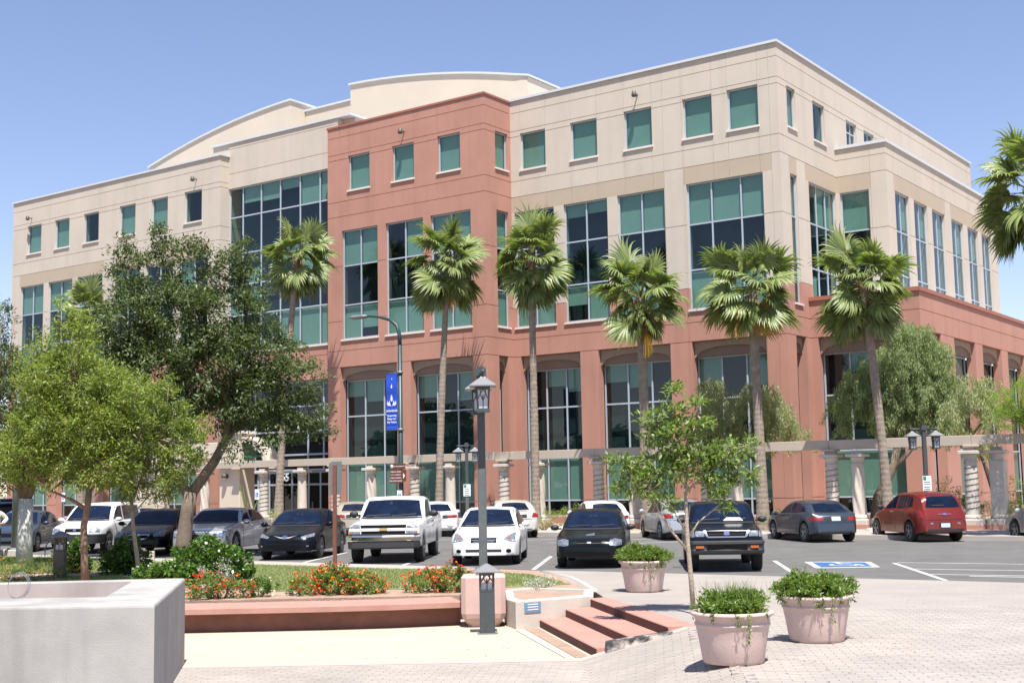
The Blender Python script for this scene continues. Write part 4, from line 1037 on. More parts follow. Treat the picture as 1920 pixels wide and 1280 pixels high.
# silver large sedan with upright egg-crate grille
s = sedan('paint_silver', 5.0, 1.88, 1.48, wr=.35, wb=.95 + 3.05, wf=.95,
    top=[(0, .62), (.02, .72), (.06, .80), (.4, .88), (1.35, 1.02), (1.5, 1.05), (2.1, 1.42), (2.5, 1.48), (3.1, 1.47), (3.6, 1.40), (4.25, 1.08), (4.4, 1.07), (4.88, 1.04), (4.97, .96), (5.0, .65)],
    belt=[(0, .64), (.15, .78), (.5, .84), (1.3, .92), (2.4, .97), (3.6, 1.0), (4.8, 1.0), (5, .62)], screen=(1.05, 1.40), mirror=(1.55, 1.04), cowl=1.45, spokes=7,
    side_glass=[([(1.70, 1.02), (2.5, 1.03)], [(2.12, 1.37), (2.5, 1.40)]), ([(2.6, 1.03), (3.85, 1.06)], [(2.6, 1.40), (3.5, 1.35)])], doors=(1.6, 2.56, 3.6), handles=((2.35, .90), (3.35, .92)), handle_mat='chrome', mirror_mat='chrome',
    front=[F('grille', 'grille_black', -.38, .38, .46, .80, mir=False), F('grille_frame', 'chrome', -.41, .41, .795, .83, mir=False, nv=1, offs=.02)] +
    [F('grille_bar', 'chrome', -.38, .38, z, z + .012, mir=False, nv=1, offs=.018) for z in (.50, .56, .62, .68, .74)] + [F('grille_bar', 'chrome', x - .006, x + .006, .46, .80, mir=False, nu=1, offs=.02) for x in np.linspace(-.38, .38, 9)] +
    [('headlight', 'head_lamp', [(.50, .60), (.80, .60)], [(.50, .74), (.80, .76)]), ('headlamp_ring', 'chrome', [(.53, .64), (.62, .64)], [(.53, .72), (.62, .72)], dict(offs=.018, nu=3, nv=2)), ('headlamp_ring', 'chrome', [(.68, .64), (.76, .64)], [(.68, .72), (.76, .72)], dict(offs=.018, nu=3, nv=2)),
     F('lower_grille', 'grille_black', -.5, .5, .30, .36, mir=False)])
hd = head(-.12, -1); car('silver_sedan', 'large silver sedan with an upright egg-crate grille, beside the forked tree trunk', place(370, -26.1, 5.0, hd), hd, s, 'cars in the near row facing the plaza')
s = sedan('paint_black', 4.9, 1.82, 1.47, mirror_mat='paint_black', front=[
    ('headlight', 'head_lamp', [(.52, .60), (.80, .62)], [(.48, .68), (.62, .78), (.80, .80)]), ('indicator', 'amber', [(.70, .68), (.80, .69)], [(.68, .76), (.79, .78)], dict(offs=.014, nu=2, nv=2)),
    ('grille', 'grille_black', [(-.30, .54), (.30, .54)], [(-.40, .70), (.40, .70)], dict(mir=False)),
    ('grille_frame', 'chrome', [(-.40, .68), (-.30, .535), (0, .515), (.30, .535), (.40, .68)], [(-.42, .71), (-.30, .57), (0, .55), (.30, .57), (.42, .71)], dict(mir=False, offs=.02, nu=12)), F('grille_bar', 'chrome', -.38, .38, .655, .675, mir=False, nv=1, offs=.018), F('badge', 'chrome', -.08, .08, .61, .68, mir=False, nu=2, nv=1, offs=.026),
    F('lower_grille', 'grille_black', -.5, .5, .31, .38, mir=False)])
hd = head(-.05, -1); car('black_sedan', 'glossy black sedan with chrome-edged grille and amber lamp corners, right of the white SUV', place(258, -26.3, 4.9, hd), hd, s, 'cars in the near row facing the plaza')
# white SUV
s = dict(paint='paint_white', L=4.5, W=1.78, cat='car', wr=.345, wf=.86, wb=.86 + 2.62, sill=.34, fbot=.36, rbot=.4, tumble=.22, cowl=1.15, spokes=5,
    top=[(0, .62), (.02, .74), (.08, .86), (.4, .98), (1.05, 1.08), (1.2, 1.12), (1.85, 1.62), (2.2, 1.68), (3.6, 1.70), (4.2, 1.66), (4.42, 1.2), (4.48, 1.0), (4.5, .6)],
    belt=[(0, .64), (.2, .84), (.6, .92), (1.2, 1.0), (3, 1.04), (4.3, 1.06), (4.5, .6)], plan=[(0, .72), (.06, .84), (.2, .94), (.5, 1.0), (4.1, 1.0), (4.4, .95), (4.5, .86)],
    screen=(1.12, 1.58), mirror=(1.38, 1.12), mirror_mat='paint_white', doors=(1.3, 2.35, 3.3), handles=((2.15, .95), (3.15, .97)), handle_mat='car_trim',
    side_glass=[([(1.42, 1.08), (2.3, 1.10)], [(1.82, 1.54), (2.3, 1.57)]), ([(2.4, 1.10), (3.25, 1.11)], [(2.4, 1.57), (3.25, 1.57)]), ([(3.38, 1.12), (4.1, 1.13)], [(3.38, 1.57), (4.0, 1.56)])],
    rear_screen=(1.15, 1.55, .6, .52),
    front=[F('grille', 'grille_black', -.33, .33, .74, .85, mir=False), F('grille_bar', 'chrome', -.05, .05, .77, .82, mir=False, nv=1, nu=2, offs=.02), ('headlight', 'head_lamp', [(.50, .72), (.80, .72)], [(.48, .84), (.80, .88)]), F('bumper', 'car_trim', -.86, .86, .37, .66, mir=False, nu=14, offs=.02), F('bumper_lip', 'grey_bumper', -.80, .80, .62, .665, mir=False, nu=14, nv=1, offs=.03)],
    sides=[('cladding', 'car_trim', [(.02, .37), (.5, .37)], [(.02, .66), (.6, .66)], .016), ('cladding', 'grey_bumper', [(1.3, .36), (3.1, .36)], [(1.3, .52), (3.1, .52)], .014)])
hd = head(-.05, -1); car('white_suv', 'white compact SUV with black bumper cladding, behind the brown bollard light', place(140, -26.3, 4.5, hd), hd, s, 'cars in the near row facing the plaza')
s = sedan('paint_slate', 4.5, 1.72, 1.45, front=[('headlight', 'head_lamp', [(.50, .60), (.78, .60)], [(.48, .70), (.78, .72)]), ('grille', 'grille_black', [(-.3, .56), (.3, .56)], [(-.34, .68), (.34, .68)], dict(mir=False)), F('lower_grille', 'grille_black', -.45, .45, .32, .42, mir=False)])
hd = head(.08, -1); car('slate_sedan', 'slate blue sedan at the left edge, half behind the white-painted tree trunk', place(12, -26.6, 4.5, hd), hd, s, 'cars in the near row facing the plaza')
# white full-size pickup
s = dict(paint='paint_white', L=5.25, W=1.99, cat='pickup', wr=.37, tw=.24, wf=.92, wb=.92 + 3.02, sill=.44, fbot=.62, rbot=.5, tumble=.20, cowl=1.50, rim='alloy', spokes=5,
    top=[(0, .82), (.01, .86), (.05, 1.04), (.10, 1.08), (.5, 1.13), (1.45, 1.20), (1.55, 1.23), (2.05, 1.70), (2.35, 1.79), (2.9, 1.79), (3.07, 1.74), (3.17, 1.30), (3.2, 1.285), (5.2, 1.285), (5.24, 1.25), (5.25, .7)],
    belt=[(0, .84), (.10, 1.0), (.5, 1.04), (1.6, 1.12), (3.0, 1.16), (3.2, 1.27), (5.2, 1.27), (5.25, .7)], plan=[(0, .90), (.04, .95), (.15, .985), (.4, 1.0), (5.1, 1.0), (5.25, .96)], bed=(3.24, 5.18),
    screen=(1.215, 1.68), mirror=(1.86, 1.29), mirror_k=1.25, mirror_mat='car_trim', doors=(1.75, 3.0), handles=((2.85, 1.04),), handle_mat='car_trim',
    side_glass=[([(1.82, 1.20), (2.86, 1.22)], [(2.12, 1.64), (2.86, 1.68)])], rear_screen=(1.32, 1.68, .6, .55),
    front=[F('grille', 'grille_black', -.62, .62, .955, 1.035, mir=False, nv=2), F('grille', 'grille_black', -.60, .60, .80, .875, mir=False, nv=2), F('badge', 'gold_badge', -.11, .11, .885, .945, mir=False, nu=3, nv=1, offs=.02),
           ('headlight', 'head_lamp', [(.64, .95), (.93, .95)], [(.62, 1.045), (.92, 1.05)]), ('parking_lamp', 'head_lamp', [(.62, .80), (.92, .80)], [(.62, .87), (.92, .87)]), ('indicator', 'amber', [(.84, .805), (.92, .805)], [(.84, .865), (.92, .865)], dict(offs=.014, nu=2, nv=1))])
hd = head(-.06, -1); tr = car('white_pickup', 'white full-size pickup truck with a chrome bumper, parked in the middle of the near row', place(718, -26.5, 5.25, hd), hd, s, 'cars in the near row facing the plaza')
m = MB()
def bump_ring(z, d, hwid): return [(-hwid, .28, z), (-hwid, .02, z), (-hwid * .86, -.06 - d, z), (0, -.12 - d, z), (hwid * .86, -.06 - d, z), (hwid, .02, z), (hwid, .28, z), (0, .2, z)]
m.loft([bump_ring(z, d, h_) for z, d, h_ in ((.60, .02, .98), (.63, .05, .985), (.72, .05, .985), (.76, .02, .98))], True, True, True); o = m.build('chrome_bumper', 'chrome', tr); o.location = (0, -5.25 / 2, 0)
m = MB(); m.loft([bump_ring(z, d, h_) for z, d, h_ in ((.40, .0, .93), (.44, .03, .96), (.58, .03, .97), (.597, .01, .97))], True, True, True); o = m.build('lower_valance', 'grey_bumper', tr); o.location = (0, -5.25 / 2, 0)
m = MB(); m.loft([bump_ring(z, -.03, .97) for z in (.762, .80)], True, True, True); o = m.build('bumper_top_trim', 'car_trim', tr); o.location = (0, -5.25 / 2, 0)
# dark compact pickup
s = dict(paint='paint_charcoal', L=4.8, W=1.69, cat='pickup', wr=.33, tw=.22, wf=.80, wb=.80 + 2.85, sill=.40, fbot=.52, rbot=.5, tumble=.22, cowl=1.28, rim='alloy',
    top=[(0, .74), (.01, .80), (.05, .94), (.12, .99), (.6, 1.03), (1.25, 1.08), (1.35, 1.10), (1.85, 1.50), (2.15, 1.58), (2.6, 1.58), (2.78, 1.54), (2.88, 1.14), (2.92, 1.12), (4.72, 1.12), (4.78, 1.1), (4.8, .6)],
    belt=[(0, .76), (.12, .90), (.6, .93), (1.3, 1.0), (2.7, 1.03), (2.9, 1.10), (4.7, 1.10), (4.8, .6)], plan=[(0, .88), (.04, .93), (.15, .97), (.4, 1.0), (4.7, 1.0), (4.8, .96)], bed=(2.96, 4.72),
    screen=(1.10, 1.485), mirror=(1.55, 1.14), mirror_k=1.0, mirror_mat='car_trim', doors=(1.5, 2.72), handles=((2.55, .93),), handle_mat='car_trim',
    side_glass=[([(1.60, 1.06), (2.6, 1.08)], [(1.90, 1.46), (2.6, 1.49)])], rear_screen=(1.16, 1.48, .5, .46),
    front=[F('grille', 'grille_black', -.44, .44, .80, .92, mir=False), ('grille_frame', 'alloy', [(-.42, .775), (.42, .775)], [(-.40, .805), (.40, .805)], dict(mir=False, nv=1, offs=.02)), ('grille_frame', 'alloy', [(.40, .775), (.46, .80)], [(.46, .93), (.52, .93)], dict(nv=3, nu=1, offs=.018)),
           F('grille_bar', 'car_trim', -.40, .40, .85, .862, mir=False, nv=1, offs=.016), F('badge', 'chrome', -.06, .06, .83, .91, mir=False, nu=2, nv=1, offs=.024),
           ('headlight', 'head_lamp', [(.50, .80), (.70, .80)], [(.50, .92), (.70, .92)], dict(offs=.014)), ('indicator', 'head_lamp', [(.72, .79), (.80, .79)], [(.72, .92), (.79, .92)]),])
hd = head(-.09, -1); tr = car('dark_pickup', 'dark grey-green compact pickup truck with a paper on the dashboard, behind the thin young tree', place(1360, -26.2, 4.8, hd), hd, s, 'cars in the near row facing the plaza')
m = MB()
def br(z, d, hwid): return [(-hwid, .25, z), (-hwid, .04, z), (-hwid * .9, -.04 - d, z), (0, -.09 - d, z), (hwid * .9, -.04 - d, z), (hwid, .04, z), (hwid, .25, z), (0, .2, z)]
m.loft([br(z, d, h_) for z, d, h_ in ((.40, -.02, .80), (.44, .02, .83), (.50, .035, .84), (.52, .01, .83), (.62, .01, .83), (.64, .04, .845), (.69, .035, .845), (.71, .0, .83))], True, True, True); o = m.build('bumper', 'grey_bumper', tr); o.location = (0, -2.4, 0)
m = MB()
for sg in (-1, 1): m.box(min(sg * .52, sg * .70), max(sg * .52, sg * .70), -2.4 - .10, -2.4 - .05, .545, .60)
o = m.build('indicator', 'amber', tr)
m = MB(); m.box(-.45, .45, -2.4 - .107, -2.4 - .06, .53, .61); m.build('lower_grille', 'grille_black', tr)
m = MB(); m.box(.10, .42, -1.03, -1.01, 1.16, 1.19); 
q = MB(); q.add([(.02, -1.16, 1.123), (.48, -1.14, 1.120), (.42, -1.03, 1.185), (.10, -1.05, 1.19)], [(0, 1, 2, 3)]); o = q.build('paper', 'paper', tr)

# --- far row, seen from behind
def rear_sedan(paint_, H=1.42, W=1.70, L=4.5, lamps='wide', **k):
    sp = sedan(paint_, L, W, H)
    T = H - .50
    rl = {'wide': [('tail_lamp', 'tail_lamp', [(.42, T - .17), (.80, T - .17)], [(.42, T - .04), (.80, T - .05)])],
          'bar': [('tail_lamp', 'tail_lamp', [(.36, T - .16), (.81, T - .16)], [(.36, T - .04), (.81, T - .04)])],
          'corner': [('tail_lamp', 'tail_lamp', [(.55, T - .16), (.82, T - .17)], [(.60, T + .0), (.80, T - .0)])]}[lamps]
    sp['rear'] = rl + [F('number_plate', 'plate', -.15, .15, T - .17, T - .04, mir=False, nu=2, nv=1, offs=.014), F('plate_recess', 'car_trim', -.36, .36, T - .18, T - .035, mir=False, nu=4, nv=2, offs=.006), F('bumper_seam', 'seam', -.80, .80, T - .235, T - .222, mir=False, nu=12, nv=1, offs=.006), F('lower_bumper', 'car_trim', -.7, .7, .335, .36, mir=False, nu=8, nv=1, offs=.006)]
    sp.update(k); return sp
def rplace(px, wtail, L, hd):
    d = Vector((math.sin(hd), -math.cos(hd), 0)); p = on_w(px, wtail); return (p.x + d.x * L / 2, p.y + d.y * L / 2, 0)
G2 = 'cars in the far row facing the building'
hd = head(-.17, 1); L_ = 4.4
s = rear_sedan('paint_slate', 1.37, 1.70, L_, 'wide'); car('slate_coupe', 'slate blue coupe seen from behind in the far row, left of the red wagon', rplace(1566, -12.6, L_, hd), hd, s, G2)
# red retro wagon
s = dict(paint='paint_red', L=4.3, W=1.71, cat='car', wr=.33, wf=.82, wb=.82 + 2.62, sill=.27, fbot=.3, rbot=.33, tumble=.34, cowl=1.15, spokes=5,
    top=[(0, .5), (.02, .62), (.1, .74), (.5, .92), (1.15, 1.02), (1.3, 1.06), (1.95, 1.50), (2.3, 1.58), (3.0, 1.60), (3.65, 1.57), (4.03, 1.44), (4.17, 1.08), (4.24, .90), (4.28, .78), (4.30, .60)],
    belt=[(0, .52), (.2, .66), (.6, .80), (1.2, .94), (2.4, .98), (3.6, 1.0), (4.05, .98), (4.2, .80), (4.3, .58)], plan=[(0, .6), (.08, .72), (.3, .86), (.8, .96), (1.3, .97), (2.2, .95), (2.9, .97), (3.5, 1.0), (3.95, .97), (4.2, .88), (4.3, .78)],
    screen=(1.06, 1.46), mirror=(1.48, 1.08), mirror_mat='car_trim', doors=(1.3, 2.35, 3.1), handles=((2.12, .93), (2.95, .95)), handle_mat='chrome',
    side_glass=[([(1.5, 1.04), (2.28, 1.06)], [(1.95, 1.42), (2.28, 1.46)]), ([(2.38, 1.06), (3.05, 1.08)], [(2.38, 1.47), (3.05, 1.47)]), ([(3.15, 1.09), (3.62, 1.12)], [(3.15, 1.47), (3.5, 1.40)])],
    rear_screen=(1.08, 1.50, .57, .45),
    rear=[('tail_lamp', 'tail_lamp', [(.70, .78), (.78, .78)], [(.66, .98), (.73, .98)]), F('number_plate', 'plate', -.15, .15, .47, .60, mir=False, nu=2, nv=1, offs=.016), F('plate_recess', 'car_trim', -.2, .2, .45, .63, mir=False, nu=4, nv=2, offs=.006),
          F('badge_wings', 'chrome', -.22, .22, .865, .885, mir=False, nv=1, offs=.02), F('badge', 'chrome', -.05, .05, .845, .905, mir=False, nu=2, nv=1, offs=.026), F('bumper_seam', 'seam', -.78, .78, .70, .712, mir=False, nu=12, nv=1), ('reflector', 'head_lamp', [(.40, .56), (.50, .56)], [(.40, .62), (.50, .62)]), F('lower_bumper', 'car_trim', -.72, .72, .335, .42, mir=False, nu=10, nv=1), F('rear_wiper', 'car_trim', -.05, .35, 1.145, 1.165, mir=False, nu=4, nv=1, offs=.02)])
hd = head(-.13, 1); car('red_wagon', 'rounded metallic red retro wagon seen from behind, between the palm and the corded columns', rplace(1770, -11.6, 4.3, hd), hd, s, G2)
L_ = 4.5; hd = head(-.12, 1)
s = rear_sedan('paint_silver', 1.44, 1.76, L_, 'corner'); car('silver_hatchback', 'silver car with a high white-edged rear window, mostly hidden behind the dark pickup', rplace(1290, -12.4, L_, hd), hd, s, G2)
s = rear_sedan('paint_white', 1.40, 1.72, L_, 'bar'); car('white_rear_sedan', 'white sedan seen from behind over the roof of the greenish black sedan', rplace(1143, -12.4, L_, hd), hd, s, G2)
s = rear_sedan('paint_pearl', 1.45, 1.80, 4.8, 'corner'); car('pearl_sedan', 'pale pearl sedan seen from behind to the right of the white sedan', rplace(970, -12.2, 4.8, hd), hd, s, G2)
s = rear_sedan('paint_white', 1.42, 1.74, L_, 'bar'); car('white_rear_sedan', 'white sedan with long red tail lamps, between the white pickup and the white sedan', rplace(822, -12.2, L_, hd), hd, s, G2)
s = rear_sedan('paint_gold', 1.45, 1.74, L_, 'wide'); car('tan_sedan', 'tan car showing a red tail lamp just left of the white pickup cab', rplace(665, -12.2, L_, hd), hd, s, G2)
s = rear_sedan('paint_gold', 1.46, 1.76, L_, 'wide'); car('gold_sedan', 'gold beige sedan in the far row seen above the slate sedan at left', rplace(265, -19, L_, hd), hd, s, G2)
s = rear_sedan('paint_silver', 1.40, 1.72, L_, 'wide'); car('silver_car', 'silver car cut off by the right edge of the photo', rplace(2062, -11.6, L_, hd), hd, s, G2)
# dark SUV with raised tailgate at far left
q = dict(s); s = dict(paint='paint_navy', L=4.7, W=1.85, cat='car', wr=.36, wf=.9, wb=.9 + 2.75, sill=.34, tumble=.2, cowl=1.2,
    top=[(0, .7), (.05, .9), (.5, 1.05), (1.2, 1.14), (1.9, 1.68), (2.3, 1.76), (4.3, 1.74), (4.6, 1.3), (4.7, .7)], belt=[(0, .7), (.3, .9), (1.2, 1.05), (4.5, 1.1), (4.7, .7)], plan=[(0, .8), (.2, .93), (.6, 1), (4.5, 1), (4.7, .93)],
    screen=(1.18, 1.64), mirror=(1.4, 1.15), side_glass=[([(1.5, 1.14), (2.4, 1.15)], [(1.9, 1.6), (2.4, 1.64)]), ([(2.5, 1.15), (4.1, 1.17)], [(2.5, 1.64), (4.0, 1.63)])],
    rear=[F('cargo_opening', 'cabin', -.68, .68, .75, 1.62, mir=False, nv=5), ('tail_lamp', 'tail_lamp', [(.78, .95), (.88, .95)], [(.76, 1.35), (.84, 1.35)])])
sv = car('navy_suv', 'dark navy SUV with its tailgate raised, at the far left edge', rplace(20, -21.5, 4.7, head(-.45, 1)), head(-.45, 1), s, G2)
m = MB(); m.loft([[(-.66, 2.0, 1.74), (.66, 2.0, 1.74), (.66, 2.0, 1.70), (-.66, 2.0, 1.70)], [(-.68, 2.5, 1.86), (.68, 2.5, 1.86), (.68, 2.5, 1.80), (-.68, 2.5, 1.80)], [(-.62, 3.05, 1.84), (.62, 3.05, 1.84), (.62, 3.05, 1.79), (-.62, 3.05, 1.79)]], True, True, True); m.build('tailgate', 'paint_navy', sv)
# person at the left edge
pe = thing('person', (0, 0, 0), 0, 'person in a cream long-sleeved shirt with one elbow out, cut off by the left edge', 'person')
def skin_figure(name, verts, edges, radii, mt, root):
    me = bpy.data.meshes.new(name); me.from_pydata(verts, edges, []); o = bpy.data.objects.new(name, me); COL.objects.link(o)
    sk = o.modifiers.new('s', 'SKIN'); sk.use_smooth_shade = True
    for i, r_ in enumerate(radii): o.data.skin_vertices[0].data[i].radius = r_ if hasattr(r_, '__len__') else (r_, r_)
    o.data.skin_vertices[0].data[0].use_root = True
    ss = o.modifiers.new('u', 'SUBSURF'); ss.levels = 2; ss.render_levels = 2
    dg = bpy.context.evaluated_depsgraph_get(); me2 = bpy.data.meshes.new_from_object(o.evaluated_get(dg)); me2.materials.clear(); me2.materials.append(MATS[mt])
    bpy.data.objects.remove(o)
    for p_ in me2.polygons: p_.use_smooth = True
    return link(name, me2, root)
M('skin', (.42, .24, .16), .6, .08, 8); M('shirt', (.70, .64, .52), .85, .1, 6, .3, 30); M('trousers', (.05, .06, .09), .85, .15, 6); M('hair', (.03, .02, .015), .7, .2, 20)
q = on_w(-11, -28.6, 1060); pe.location = (q.x, q.y, .02); pe.rotation_euler = (0, 0, .5)
V = [(0, 0, .95), (0, 0, 1.15), (0, 0, 1.38), (0, 0, 1.50), (0, -.02, 1.62), (0, -.02, 1.74),
     (.17, 0, 1.42), (.36, .02, 1.20), (.20, -.20, 1.08), (.12, -.27, 1.07), (-.17, 0, 1.42), (-.26, .04, 1.15), (-.26, -.06, .90), (-.26, -.09, .80),
     (.10, 0, .90), (.11, -.01, .50), (.11, .02, .09), (.12, -.13, .04), (-.10, 0, .90), (-.12, .03, .50), (-.12, .05, .09), (-.13, -.1, .04)]
Ed = [(0, 1), (1, 2), (2, 3), (3, 4), (4, 5), (2, 6), (6, 7), (7, 8), (8, 9), (2, 10), (10, 11), (11, 12), (12, 13), (0, 14), (14, 15), (15, 16), (16, 17), (0, 18), (18, 19), (19, 20), (20, 21)]
Rr = [(.15, .11), (.14, .10), (.16, .11), .055, (.085, .10), (.07, .085), .065, .05, .038, .035, .065, .05, .038, .035, .09, .062, .042, .035, .09, .062, .042, .035]
skin_figure('body', V, Ed, Rr, 'skin', pe)
Vs = [V[1], V[2], V[6], V[7], V[8], V[10], V[11], V[12], (0, 0, .98)]
skin_figure('shirt', Vs, [(0, 1), (1, 2), (2, 3), (3, 4), (1, 5), (5, 6), (6, 7), (0, 8)], [(.175, .13), (.185, .13), .085, .075, .055, .085, .072, .052, (.17, .13)], 'shirt', pe)
Vt = [(0, 0, .97), V[14], V[15], (V[16][0], V[16][1], .14), V[18], V[19], (V[20][0], V[20][1], .14)]
skin_figure('trousers', Vt, [(0, 1), (1, 2), (2, 3), (0, 4), (4, 5), (5, 6)], [(.16, .125), .105, .078, .062, .105, .078, .062], 'trousers', pe)
m = MB(); m.lathe([(.02, .24), (.07, .225), (.108, .15), (.112, .06), (.10, .02)], 14, (0, .0, 1.60), caps=False); m.build('hair', 'hair', pe)
# ================================================================== STREET FURNITURE
def lantern_head(parent, x, y, z, s=1.0):
    """mission-style lantern: pyramid roof, tapered cage, glass, tracery"""
    m = MB(); m.lathe([(.36 * s, 0), (.36 * s, .02 * s), (.08 * s, .17 * s), (.05 * s, .20 * s)], 4, (x, y, z + .42 * s), square=True, smooth=False); r = m.build('lantern', 'light_roof', parent)
    m = MB(); m.lathe([(.125 * s, 0), (.15 * s, .30 * s), (.16 * s, .40 * s)], 4, (x, y, z + .0), square=True, smooth=False); m.build('lamp_glass', 'lamp_glass', r)
    m = MB()
    for sx in (-1, 1):
        for sy_ in (-1, 1):
            m.tube([(x + sx * .093 * s, y + sy_ * .093 * s, z), (x + sx * .118 * s, y + sy_ * .118 * s, z + .42 * s)], .014 * s, 5)
    m.box(x - .12 * s, x + .12 * s, y - .12 * s, y + .12 * s, z - .06 * s, z + .01 * s); m.box(x - .128 * s, x + .128 * s, y - .128 * s, y + .128 * s, z + .36 * s, z + .42 * s)
    for sg, ax in ((-1, 0), (1, 0), (-1, 1), (1, 1)):
        def pt(a, h):
            o = .093 + .025 * h / .42 + .004
            return (x + a * s, y + sg * o * s, z + h * s) if ax == 0 else (x + sg * o * s, y + a * s, z + h * s)
        m.tube([pt(0, 0), pt(0, .26)], .007 * s, 4)
        m.tube([pt(0, .16), pt(-.045, .26), pt(-.05, .36)], .006 * s, 4); m.tube([pt(0, .16), pt(.045, .26), pt(.05, .36)], .006 * s, 4)
        m.tube([pt(-.09, .20), pt(-.045, .30), pt(0, .36)], .006 * s, 4); m.tube([pt(.09, .20), pt(.045, .30), pt(0, .36)], .006 * s, 4)
    m.build('cage', 'dark_metal', r)
    return r
def post_lamp(loc, armdir, label, base=False, split=1.9, sgn=None):
    t = thing('lamp_post', loc, 0, label, 'lamp post', 'twin lantern lamp posts')
    if base:
        m = MB(); w = .39
        def sq(k, z, c): return [(-k + c, -k, z), (k - c, -k, z), (k, -k + c, z), (k, k - c, z), (k - c, k, z), (-k + c, k, z), (-k, k - c, z), (-k, -k + c, z)]
        m.loft([sq(w - .12, 0, .08), sq(w - .10, .05, .08), sq(w - .02, .16, .08), sq(w, .24, .08), sq(w, .86, .08), sq(w - .03, .89, .08)], True, True, True); m.build('concrete_base', 'pink_concrete', t)
    zb = .89 if base else 0
    m = MB(); m.box(-.14, .14, -.14, .14, zb, zb + .025)
    for sx in (-1, 1):
        for sy_ in (-1, 1): m.lathe([(.02, 0), (.02, .06)], 6, (sx * .11, sy_ * .11, zb + .02))
    m.build('base_plate', 'pale_metal', t)
    top = 3.55 + zb
    m = MB(); m.cbox(-.075, .075, -.075, .075, zb + .02, split + zb, .012); m.build('lower_post', 'post_grey', t)
    m = MB(); m.cbox(-.068, .068, -.068, .068, split + zb, top, .012); m.box(-.10, .10, -.10, .10, top, top + .14); m.box(-.06, .06, -.06, .06, top + .14, top + .18); m.build('upper_post', 'dark_metal', t)
    ax, ay = armdir
    m = MB(); L = .40
    for sg in (-1, 1):
        m.tube([(0, 0, top + .04), (sg * ax * L, sg * ay * L, top + .04), (sg * ax * (L + .08), sg * ay * (L + .08), top + .06)], .032, 6)
        m.tube([(0, 0, top - .16), (sg * ax * .2, sg * ay * .2, top - .09), (sg * ax * L * .8, sg * ay * L * .8, top + .02)], .022, 6)
    m.build('arm', 'dark_metal', t)
    for sg in (-1, 1):
        lantern_head(t, sg * ax * L, sg * ay * L, top - .62, .95)
    if sgn:
        m = MB(); m.box(-.15, .15, -.10, -.085, 1.45, 1.95); s_ = m.build('parking_sign', 'sign_white', t)
        m = MB(); m.box(-.13, -.02, -.105, -.1001, 1.80, 1.93)
        m.build('sign_arrow', 'sign_green', s_)
        m = MB()
        for z in (1.74, 1.66, 1.57, 1.50): m.box(-.11, .11, -.105, -.1001, z - .012, z + .012)
        m.build('sign_text', 'dark_metal', s_)
    return t
p = (-.585, 23.5, -.42)
post_lamp(p, (-.13, .99), 'tall twin lantern lamp post on a pink concrete base in the foreground', True)
q = on_w(876, -8.8, 930); post_lamp((q.x, q.y, .14), (.9, -.3), 'twin lantern lamp post with a parking sign, behind the white sedan', sgn=True)
q = on_w(1738, -7.6, 930); post_lamp((q.x, q.y, .14), (.9, -.4), 'twin lantern lamp post with a parking sign, above the red wagon', sgn=True)
def bollard_light(loc, label, mat):
    t = thing('bollard_light', loc, .05, label, 'bollard light', 'lantern bollard lights')
    m = MB(); m.box(-.17, .17, -.17, .17, 0, .02); m.build('base_plate', 'pale_metal', t)
    m = MB(); m.cbox(-.125, .125, -.125, .125, .02, .70, .01); m.build('shaft', mat, t)
    m = MB()
    for sx in (-1, 1):
        for sy_ in (-1, 1): m.box(min(sx * .125, sx * .095), max(sx * .125, sx * .095), min(sy_ * .125, sy_ * .095), max(sy_ * .125, sy_ * .095), .70, 1.02)
    m.box(-.128, .128, -.128, .128, .70, .725); m.box(-.128, .128, -.128, .128, .97, 1.02)
    for sg in (-1, 1):
        for k in (0, 1):
            def pt(a, h): return (a, sg * .122, h) if k == 0 else (sg * .122, a, h)
            m.tube([pt(0, .72), pt(0, .9)], .008, 4); m.tube([pt(0, .83), pt(-.05, .90), pt(-.055, .98)], .007, 4); m.tube([pt(0, .83), pt(.05, .90), pt(.055, .98)], .007, 4)
            m.tube([pt(-.1, .86), pt(-.05, .93), pt(0, .98)], .007, 4); m.tube([pt(.1, .86), pt(.05, .93), pt(0, .98)], .007, 4)
    m.build('cage', mat, t)
    m = MB(); m.box(-.088, .088, -.088, .088, .71, .84); m.build('lamp_glass', 'lamp_glass', t)
    m = MB(); m.lathe([(.33, 0), (.33, .015), (.03, .14)], 4, (0, 0, 1.02), square=True, smooth=False); m.build('cap', 'light_roof', t)
bollard_light((-.50, 22.25, -.42), 'dark grey bollard light standing before the pink lamp base', 'dark_metal')
q = ground(112, 1088); bollard_light((q.x, q.y, .0), 'brown bollard light behind the concrete planter among the shrubs', 'bronze')
# tall street lamp with banner
base = L2W(-16.35, -7.0, .12)
sl = thing('street_lamp', base, -YAW, 'tall dark green curved street lamp carrying a blue banner', 'street lamp')
m = MB(); m.lathe([(.13, 0), (.12, .5), (.10, 8.5)], 12); m.tube([(0, 0, 8.5), (-.02, 0, 9.0), (-.18, 0, 9.45), (-.6, 0, 9.75), (-1.3, 0, 9.95), (-2.1, 0, 10.06)], [.10, .095, .09, .08, .06, .045], 10); m.build('pole', 'green_pole', sl)
m = MB(); m.loft([[(x, y * sc, z0 + zz * sc) for y, zz in ((-.2, 0), (-.12, .10), (.12, .10), (.2, 0), (.14, -.09), (-.14, -.09))] for x, sc, z0 in ((-2.0, .35, 10.06), (-2.2, .9, 10.05), (-2.9, 1.0, 10.06), (-3.1, .6, 10.07))], True, True, True); m.build('lamp_head', 'pale_metal', sl)
m = MB()
for z in (7.22, 4.55): m.tube([(0, 0, z), (-.86, 0, z)], .018, 6); m.lathe([(.15, -.06), (.15, .06)], 12, (0, 0, z))
m.build('banner_arm', 'pale_metal', sl)
